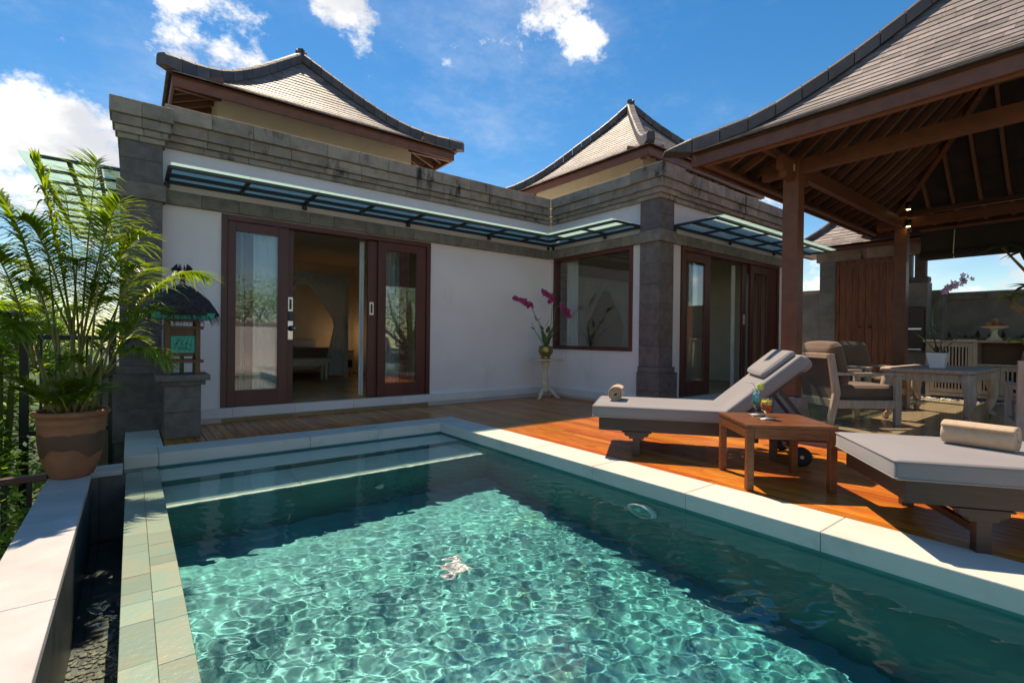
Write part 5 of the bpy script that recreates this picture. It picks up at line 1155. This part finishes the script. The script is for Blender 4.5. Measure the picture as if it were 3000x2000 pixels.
def frond(t, base, tip, lift, nl=34, ll=0.30, wd=0.017, seed=0, droop=1.25, leafm='palm_leaf'):
    """one feather leaf: rachis from base to tip arching by lift, pairs of narrow leaflets"""
    rr = random.Random(seed); base, tip = Vector(base), Vector(tip)
    mid = base.lerp(tip, 0.55)+Vector((0, 0, lift)); pts = []
    for i in range(25):
        u = i/24; pts.append(base*(1-u)**2+mid*2*u*(1-u)+tip*u*u)
    ln_f = sum((pts[i+1]-pts[i]).length for i in range(24))
    rac = MB().tube(pts, [0.0085*(1-0.85*i/24)+0.0008 for i in range(25)], 6).build('frond', 'palm_stem', t, True)
    m = MB(); hz = Vector((tip.x-base.x, tip.y-base.y, 0))
    sd = hz.cross(Vector((0, 0, 1))); sd = sd.normalized() if sd.length > 1e-3 else Vector((rr.uniform(-1, 1), rr.uniform(-1, 1), 0)).normalized()
    for i in range(nl):
        u = 0.24+0.76*(i+0.5)/nl; k = u*24; a = int(min(k, 23)); p = pts[a].lerp(pts[a+1], k-a); d = (pts[a+1]-pts[a]).normalized()
        prof = math.sin(math.pi*min(1, 0.10+0.86*((u-0.24)/0.76)))**0.6
        for s in (-1, 1):
            up = d.cross(sd*s).normalized(); up = up if up.z > 0 else -up
            fw = 0.55+0.65*u; dd = (d*fw+sd*s*(1.0)+up*rr.uniform(0.1, 0.55)).normalized(); l2 = ll*prof*rr.uniform(.85, 1.12)*(ln_f/1.2)**0.5
            blade(m, tuple(p), dd, l2, wd*rr.uniform(.8, 1.15), droop*rr.uniform(.5, 1.2)*l2/0.3, seg=4, fold=0.25)
    m.build('leaflets', leafm, rac, True)
def palm(name, label, loc, stems, fronds, cat='palm', ll=0.33, wd=0.020, nl=46, leafm='palm_leaf'):
    t = thing(name, label, cat, loc); L0 = Vector(loc)
    for s in stems: MB().tube([Vector(p)-L0 for p in s[0]], s[1], 8).build('stem', 'palm_stem', t, True)
    for i, (b, tp_, lf) in enumerate(fronds): frond(t, Vector(b)-L0, Vector(tp_)-L0, lf, nl, ll, wd, i*7+len(name), leafm=leafm)
    return t
random.seed(41)
b0 = Vector((-0.365, 5.17, 0.47))
def Q(x, y, Y=5.17): return ony(x, y, Y)
stems = []; crowns = []
for (x0, y0, x1, y1, dy) in ((150, 1210, 105, 1010, 0.05), (175, 1215, 165, 960, -0.05), (200, 1210, 215, 930, 0.08), (245, 1210, 262, 1040, -0.06), (225, 1205, 235, 980, 0.12), (270, 1205, 300, 1050, 0.1)):
    a, b = Q(x0, y0, 5.17+dy), Q(x1, y1, 5.17+dy*2); a.z = 0.46
    stems.append(([a, a.lerp(b, 0.5)+Vector((0.01, 0, 0.0)), b], [0.021, 0.018, 0.011])); crowns.append(b)
spec = [  # crown index, tip pixel, distance plane of the tip, arch height
    (2, 105, 475, 5.35, 0.30), (4, 285, 470, 5.30, 0.42), (2, 60, 640, 5.0, 0.40), (3, 612, 815, 5.45, 0.62), (5, 470, 905, 5.10, 0.28), (5, 505, 1075, 5.0, 0.42), (3, 430, 790, 5.6, 0.32),
    (0, -60, 720, 4.9, 0.45), (1, -20, 560, 5.2, 0.40), (0, 40, 990, 4.75, 0.42), (0, -70, 940, 5.2, 0.36), (1, 130, 700, 5.6, 0.30), (4, 330, 700, 5.7, 0.35), (4, 190, 560, 5.7, 0.32), (3, 360, 960, 4.85, 0.30), (2, 230, 760, 4.8, 0.35), (1, 60, 840, 4.8, 0.40), (5, 420, 1000, 5.4, 0.26), (2, 20, 760, 5.7, 0.35), (4, 300, 830, 5.0, 0.30), (3, 175, 1080, 4.9, 0.22), (2, 330, 880, 5.9, 0.3), (4, 430, 690, 5.2, 0.45), (4, 350, 590, 5.05, 0.4), (3, 320, 640, 4.85, 0.45), (5, 400, 780, 4.9, 0.4)]
fr_l = [(crowns[c]-Vector((0, 0, 0.18)), Q(x, y, Y), lf) for c, x, y, Y, lf in spec]
for k in range(9):   # short young leaves near the soil
    a = random.uniform(0, 6.28); bb = b0+Vector((math.cos(a)*.08, math.sin(a)*.08, 0)); fr_l.append((bb, bb+Vector((math.cos(a)*.25, math.sin(a)*.25, random.uniform(.15, .38))), 0.08))
palm('potted_palm', 'leafy areca palm growing in the terracotta pot', tuple(b0), stems, fr_l)
# palms and shrubs on the slope beyond the railing
def wild_palm(label, x, y, ztop, n_, ln2, seed, lf='palm_leaf'):
    rr = random.Random(seed); base = Vector((x, y, -2.6)); sts = []; frs = []
    for k in range(3):
        c = Vector((x+rr.uniform(-.25, .25), y+rr.uniform(-.25, .25), ztop-rr.uniform(0, .5))); sts.append(([base+Vector((rr.uniform(-.1, .1), rr.uniform(-.1, .1), 0)), base.lerp(c, .5)+Vector((.05, 0, 0)), c], [0.05, 0.04, 0.025]))
        for j in range(n_):
            a = 6.283*(j+rr.random())/n_; e = rr.uniform(-0.15, 0.75); frs.append((c, c+Vector((math.cos(a)*ln2*(1-.3*e), math.sin(a)*ln2*(1-.3*e), ln2*e)), ln2*rr.uniform(.25, .5)))
    palm('garden_palm', label, (x, y, -2.6), sts, frs, ll=0.36, wd=0.026, nl=34, leafm=lf)
wild_palm('yellow green palm outside the railing at the picture border, behind the potted palm', -1.55, 5.6, 1.15, 6, 0.95, 1)
wild_palm('darker palm clump beyond the railing under the glass canopy', -1.35, 8.2, 1.05, 6, 1.0, 2)
def shrub(name, label, loc, rx, rz_, nleaf, seed, ls=0.055, group=None):
    rr = random.Random(seed); t = thing(name, label, 'shrub', loc, 0, group)
    m = MB(); cl = []
    for k in range(46):
        a = rr.uniform(0, 6.283); u = rr.random()**0.5; cl.append(Vector((math.cos(a)*rx*u, math.sin(a)*rx*u, rz_*(0.25+0.75*rr.random()*(1-0.3*u)))))
    for k in range(nleaf):
        c = rr.choice(cl); p = c+Vector((rr.gauss(0, .19), rr.gauss(0, .19), rr.gauss(0, .13)))*max(1, rx*0.9)
        a = rr.uniform(0, 6.283); d = Vector((math.cos(a), math.sin(a), rr.uniform(-.5, .6))).normalized()*ls*rr.uniform(.6, 1.4); s = d.cross(Vector((rr.uniform(-.4, .4), rr.uniform(-.4, .4), 1))).normalized()*ls*.24
        m.add([p, p+d*.5+s, p+d, p+d*.5-s], [(0, 1, 2, 3)])
    m.build('crown', 'bush_leaf', t)
    tr = MB()
    for c in cl[:9]: tr.tube([(0, 0, -0.1), tuple(Vector((c.x*.4, c.y*.4, c.z*.5))), tuple(c)], [0.035, 0.02, 0.006], 6)
    tr.build('trunk', 'bark', t, True)
slope_ = [('feathery bright green shrub just outside the ledge railing', -1.45, 4.3, -2.3, .8, 2.6, 11000, 1, .04), ('sunlit shrub beyond the railing, below the pot', -1.85, 6.2, -2.4, .9, 3.5, 11000, 2, .045), ('rounded shrub outside the black fence posts', -2.0, 8.0, -2.4, 1.0, 4.0, 12000, 3, .05),
          ('taller shrub further down the slope past the fence', -3.2, 9.5, -2.5, 1.5, 4.6, 13000, 4, .065), ('broad shrub farther out on the valley slope', -3.4, 6.6, -2.5, 1.4, 4.2, 13000, 5, .06), ('big shrub at the far end of the villa side wall', -1.9, 12.0, -2.5, 1.3, 4.6, 12000, 6, .07), ('low shrub squeezed between ledge and railing', -1.0, 5.6, -2.2, .5, 2.0, 7000, 7, .04)]
for lb, x, y, z, rx, rz_, nl, sd, ls in slope_: shrub('slope_shrub', lb, (x, y, z), rx, rz_, int(nl*1.4), sd, ls*1.7, 'shrubs on the slope')
def far_tree(lb, x, y, z, r_, h, seed):
    rr = random.Random(seed); t = thing('valley_tree', lb, 'tree', (x, y, z), 0, 'trees across the valley'); m = MB(); cl = [Vector((rr.gauss(0, .5)*r_, rr.gauss(0, .5)*r_, h*rr.uniform(.45, 1))) for k in range(26)]
    for k in range(7000):
        c = rr.choice(cl); p = c+Vector((rr.gauss(0, 1), rr.gauss(0, 1), rr.gauss(0, .7)))*r_*.22; a = rr.uniform(0, 6.283); d = Vector((math.cos(a), math.sin(a), rr.uniform(-.5, .5)))*0.16; s = d.cross(Vector((rr.uniform(-.4, .4), .2, 1))).normalized()*0.06
        m.add([p, p+d*.5+s, p+d, p+d*.5-s], [(0, 1, 2, 3)])
    m.build('crown', 'bush_leaf', t); q = MB().tube([(0, 0, -0.3), (0.1, 0, h*.4), (0, .1, h*.8)], [r_*.09, r_*.07, r_*.03], 8)
    for c in cl[:8]: q.tube([(0.1, 0, h*.4), tuple(c*.8), tuple(c)], [r_*.04, r_*.02, r_*.01], 6)
    q.build('trunk', 'bark', t, True)
for i, (lb, x, y, r_, h) in enumerate((('round tree across the valley nearest the palms', -7, 12, 2.6, 4.6), ('spreading tree across the valley behind the shrubs', -9.5, 18, 3.2, 5.4), ('tall tree across the valley past the glass canopy', -4.5, 19, 2.8, 5.2), ('dark tree low on the valley slope', -6.5, 7.5, 2.2, 3.8))):
    far_tree(lb, x, y, -2.7, r_, h, i)
# railings
rl = thing('handrail', 'low railing with red brown top rail ending at the terracotta pot', 'railing', (-0.5, 5.2, 0))
B(-2.6, -0.005, -0.035, 0.035, -0.015, 0.035).build('top_rail', 'rail_wood', rl, bevel=0.006)
for i in range(14): B(-0.11-i*0.135-0.014, -0.11-i*0.135+0.014, -0.016, 0.016, -2.3, -0.016).build('baluster', 'black_metal', rl)
fn = thing('terrace_fence', 'black steel fence with upright posts between villa pillar and slope', 'fence', (-0.12, 7.30, 0))
for x in (-0.78, -0.05): B(x-0.035, x+0.035, -0.035, 0.035, -1.6, 1.25).build('post', 'black_metal', fn, bevel=0.004)
for z in (0.02, 1.05): B(-0.744, -0.086, -0.02, 0.02, z, z+0.05).build('rail', 'black_metal', fn)
for i in range(5): B(-0.65+i*0.125-0.011, -0.65+i*0.125+0.011, -0.011, 0.011, 0.071, 1.049).build('baluster', 'black_metal', fn)
B(-0.07, -0.02, -0.16, -0.04, -1.2, 0.62).build('stay', 'black_metal', fn)
sf = thing('terrace_wall', 'low pinkish rendered parapet on the valley side behind the fence', 'wall', (-0.95, 9.4, -2.8))
B(0, 0.93, 0, 0.15, 0, 3.32).build('panel', 'pinkish', sf); B(-0.03, 0.94, -0.03, 0.18, 3.321, 3.38).build('cap', 'rail_wood', sf)

# ------------------------------------------------------------------ curtains and bedroom furniture
def curtain(label, a, b, z0, z1, folds, amp=0.03, m_='sheer', waist=None, name='curtain'):
    a, b = Vector((*a, 0)), Vector((*b, 0)); d = (b-a); ln2 = d.length; d.normalize(); nn = Vector((-d.y, d.x, 0)); m = MB(); n_ = folds*8; hs = [0, .15, .3, .42, .5, .58, .7, .85, 1.0]
    for h in hs:
        for i in range(n_+1):
            u = i/n_; uu = u
            if waist: f = waist(h); uu = f[0]+(f[1]-f[0])*u
            p = a+d*(ln2*uu)+nn*(amp*math.sin(u*folds*6.283+h*.6)*(0.6+.5*(1-h))); m.v.append((p.x, p.y, z0+(z1-z0)*h))
    for k in range(len(hs)-1):
        for i in range(n_): q = k*(n_+1)+i; m.f.append((q, q+1, q+n_+2, q+n_+1))
    o = m.build(name, m_, smooth=True); return tag(o, label, 'curtain')
curtain('white curtain behind the glass panel beside the thatched lantern', (1.18, 7.62), (1.78, 7.62), 0.2, 2.62, 7)
curtain('white curtain behind the right-hand glass of the open pool end door'.replace('right-hand ', 'far '), (3.05, 7.62), (3.55, 7.62), 0.2, 2.62, 6)
curtain('thin edge of white curtain hanging in the open doorway facing the pool end', (2.84, 7.60), (2.90, 7.56), 0.2, 2.62, 1, 0.012)
curtain('white curtain inside the big square window', (6.98, 6.85), (6.98, 7.16), 0.6, 2.68, 4)
curtain('white curtain behind the first glass panel beside the corner pillar', (7.42, 5.05), (7.85, 5.05), 0.2, 2.62, 5)
curtain('white curtain behind the far glass panel of the second sliding door', (9.85, 5.05), (10.25, 5.05), 0.2, 2.62, 5)
curtain('thin edge of white curtain in the second open doorway', (9.42, 5.02), (9.50, 4.98), 0.2, 2.62, 1, 0.012)
wst = lambda side: (lambda h: (0.0, 1.0) if h > .97 else ((0.0, 0.28+0.72*max(0, (h-.55)/.45)) if h > .5 else (-0.05, 0.28+0.25*(.5-h)/.5)) if side else ((0.72-0.72*max(0, (h-.55)/.45), 1.0) if h > .5 else (0.72-.25*(.5-h)/.5, 1.05)))
def bed(label, lbs, loc, rz, w_=1.9, l_=2.0):
    t = thing('four_poster_bed', label, 'bed', loc, rz)
    MB().cushion(-w_/2, w_/2, 0, l_, 0.42, 0.66, 0.06, 0.01, 8).build('mattress', 'linen', t, True); B(-w_/2-0.01, w_/2+0.01, -0.012, l_, 0.20, 0.43).build('bed_skirt', 'linen', t)
    MB().cushion(-w_/2-0.02, w_/2+0.02, -0.03, 0.6, 0.46, 0.685, 0.05, 0, 6).build('blanket', 'blanket', t, True)
    for x in (-0.5, 0.42): MB().cushion(x-0.36, x+0.36, l_-0.5, l_-0.1, 0.66, 0.86, 0.08, 0.03, 6).build('pillow', 'linen', t, True)
    B(-w_/2, w_/2, l_, l_+0.06, 0.2, 1.25).build('headboard', 'ivory_wood', t, bevel=0.01)
    for x in (-w_/2-0.03, w_/2+0.03):
        for y in (-0.04, l_+0.03): B(x-0.04, x+0.04, y-0.04, y+0.04, 0, 2.35).build('post', 'ivory_wood', t, bevel=0.006)
    for y in (-0.04, l_+0.03): B(-w_/2-0.07, w_/2+0.07, y-0.03, y+0.03, 2.351, 2.41).build('canopy_rail', 'ivory_wood', t)
    for x in (-w_/2-0.03, w_/2+0.03): B(x-0.03, x+0.03, -0.009, l_, 2.352, 2.409).build('canopy_rail', 'ivory_wood', t)
    B(-w_/2-0.08, w_/2+0.08, -0.085, -0.075, 2.12, 2.40).build('valance', 'sheer', t)
    M4 = t.matrix_basis
    def W_(x, y): p = M4 @ Vector((x, y, 0)); return (p.x, p.y)
    curtain(lbs[0], W_(w_/2, -0.1), W_(-0.05, -0.1), loc[2]+0.05, loc[2]+2.34, 9, 0.03, waist=wst(1), name='bed_drape')
    curtain(lbs[1], W_(-w_/2, -0.1), W_(0.05, -0.1), loc[2]+0.05, loc[2]+2.34, 9, 0.03, waist=wst(1), name='bed_drape')
    return t
bpy.context.view_layer.update()
bed('white four poster bed seen through the open pool end door', ('white bed drape tied back beside the lit lamp, through the open pool end door', 'white bed drape half hidden by the door lock panel, through the pool end door'), (3.05, 11.65, 0.17), 0)
bed('white four poster bed seen through the second sliding door', ('white bed drape tied back towards the big square window', 'white bed drape tied back behind the second sliding door'), (9.0, 8.0, 0.17), 0)
bn = thing('bench', 'pale wooden bench at the foot of the bed beyond the open pool end door', 'bench', (2.75, 11.2, 0.17))
B(-0.75, 0.72, -0.2, 0.2, 0.40, 0.46).build('seat', 'ivory_wood', bn, bevel=0.006); B(-0.7, 0.68, -0.17, 0.17, 0.32, 0.399).build('apron', 'ivory_wood', bn)
for x in (-0.68, 0.62):
    for y in (-0.17, 0.12): B(x, x+0.055, y, y+0.05, 0, 0.319).build('leg', 'ivory_wood', bn)
def lamp(label, loc, nl, lit='lamp_shade'):
    ns_ = thing('nightstand', nl, 'nightstand', (loc[0], loc[1], 0.17)); B(-0.25, 0.25, -0.2, 0.2, 0.12, 0.58).build('body', 'ivory_wood', ns_, bevel=0.006); B(-0.27, 0.27, -0.22, 0.22, 0.581, 0.61).build('top', 'ivory_wood', ns_, bevel=0.004)
    for x in (-0.22, 0.18):
        for y in (-0.18, 0.14): B(x, x+0.04, y, y+0.04, 0, 0.119).build('leg', 'ivory_wood', ns_)
    B(-0.21, 0.21, -0.212, -0.201, 0.36, 0.55).build('drawer', 'ivory_wood', ns_, bevel=0.004); B(-0.21, 0.21, -0.2015, -0.2005, 0.15, 0.34).build('shelf_shade_sheet', 'dark_inside', ns_)  # dark sheet on the solid front paints the shade of a hollow
    t = thing('bedside_lamp', label, 'lamp', (loc[0], loc[1], 0.781)); MB().lathe([(0.0, 0), (0.07, 0), (0.03, 0.03), (0.05, 0.12), (0.015, 0.2), (0.012, 0.27), (0.0, 0.27)], 18).build('base', 'brass', t, True)
    MB().lathe([(0.13, 0.26), (0.095, 0.45)], 22).build('shade', lit, t, True)
lamp('lit bedside lamp with warm shade beyond the open pool end door', (4.40, 13.0), 'pale nightstand beside the bed beyond the open pool end door')
lamp('unlit bedside lamp seen dimly through the big square window', (10.4, 9.7), 'pale nightstand beside the bed beyond the second sliding door', 'plain_shade')
print('objects', len(bpy.data.objects), 'tris', sum(len(p.vertices)-2 for m in bpy.data.meshes for p in m.polygons))

# ------------------------------------------------------------------ garden wall behind the camera, seen in the panes, and added trees
bw = thing('garden_wall', 'white garden wall reflected in the door panes', 'wall', (0, -6.2, 0))
B(-1.0, 5.6, 0, 0.2, -2.8, 1.55).build('wall_panel', 'plaster', bw); B(-1.05, 5.6, -0.05, 0.25, 1.551, 1.64).build('wall_cap', 'cornice', bw)
struct(B(-1.0, 3.6, -6.0, -2.25, -2.9, -0.02).build('terrace', 'coping'))
for i, (lb, x, y, r_, h) in enumerate((('broad tree added behind the white garden wall, mirrored in the panes', -2.5, -11.0, 2.6, 5.6), ('round tree added behind the white garden wall beside the broad one', 3.0, -12.5, 3.0, 6.0), ('tall tree added behind the white garden wall near the pavilion', 8.0, -14.0, 3.0, 7.0), ('tall tree added past the end of the white garden wall', 13.5, -13.0, 3.4, 7.5))):
    far_tree(lb, x, y, -2.7, r_, h, i+20)  # unseen trees, added to cover the bare horizon in the pane reflections
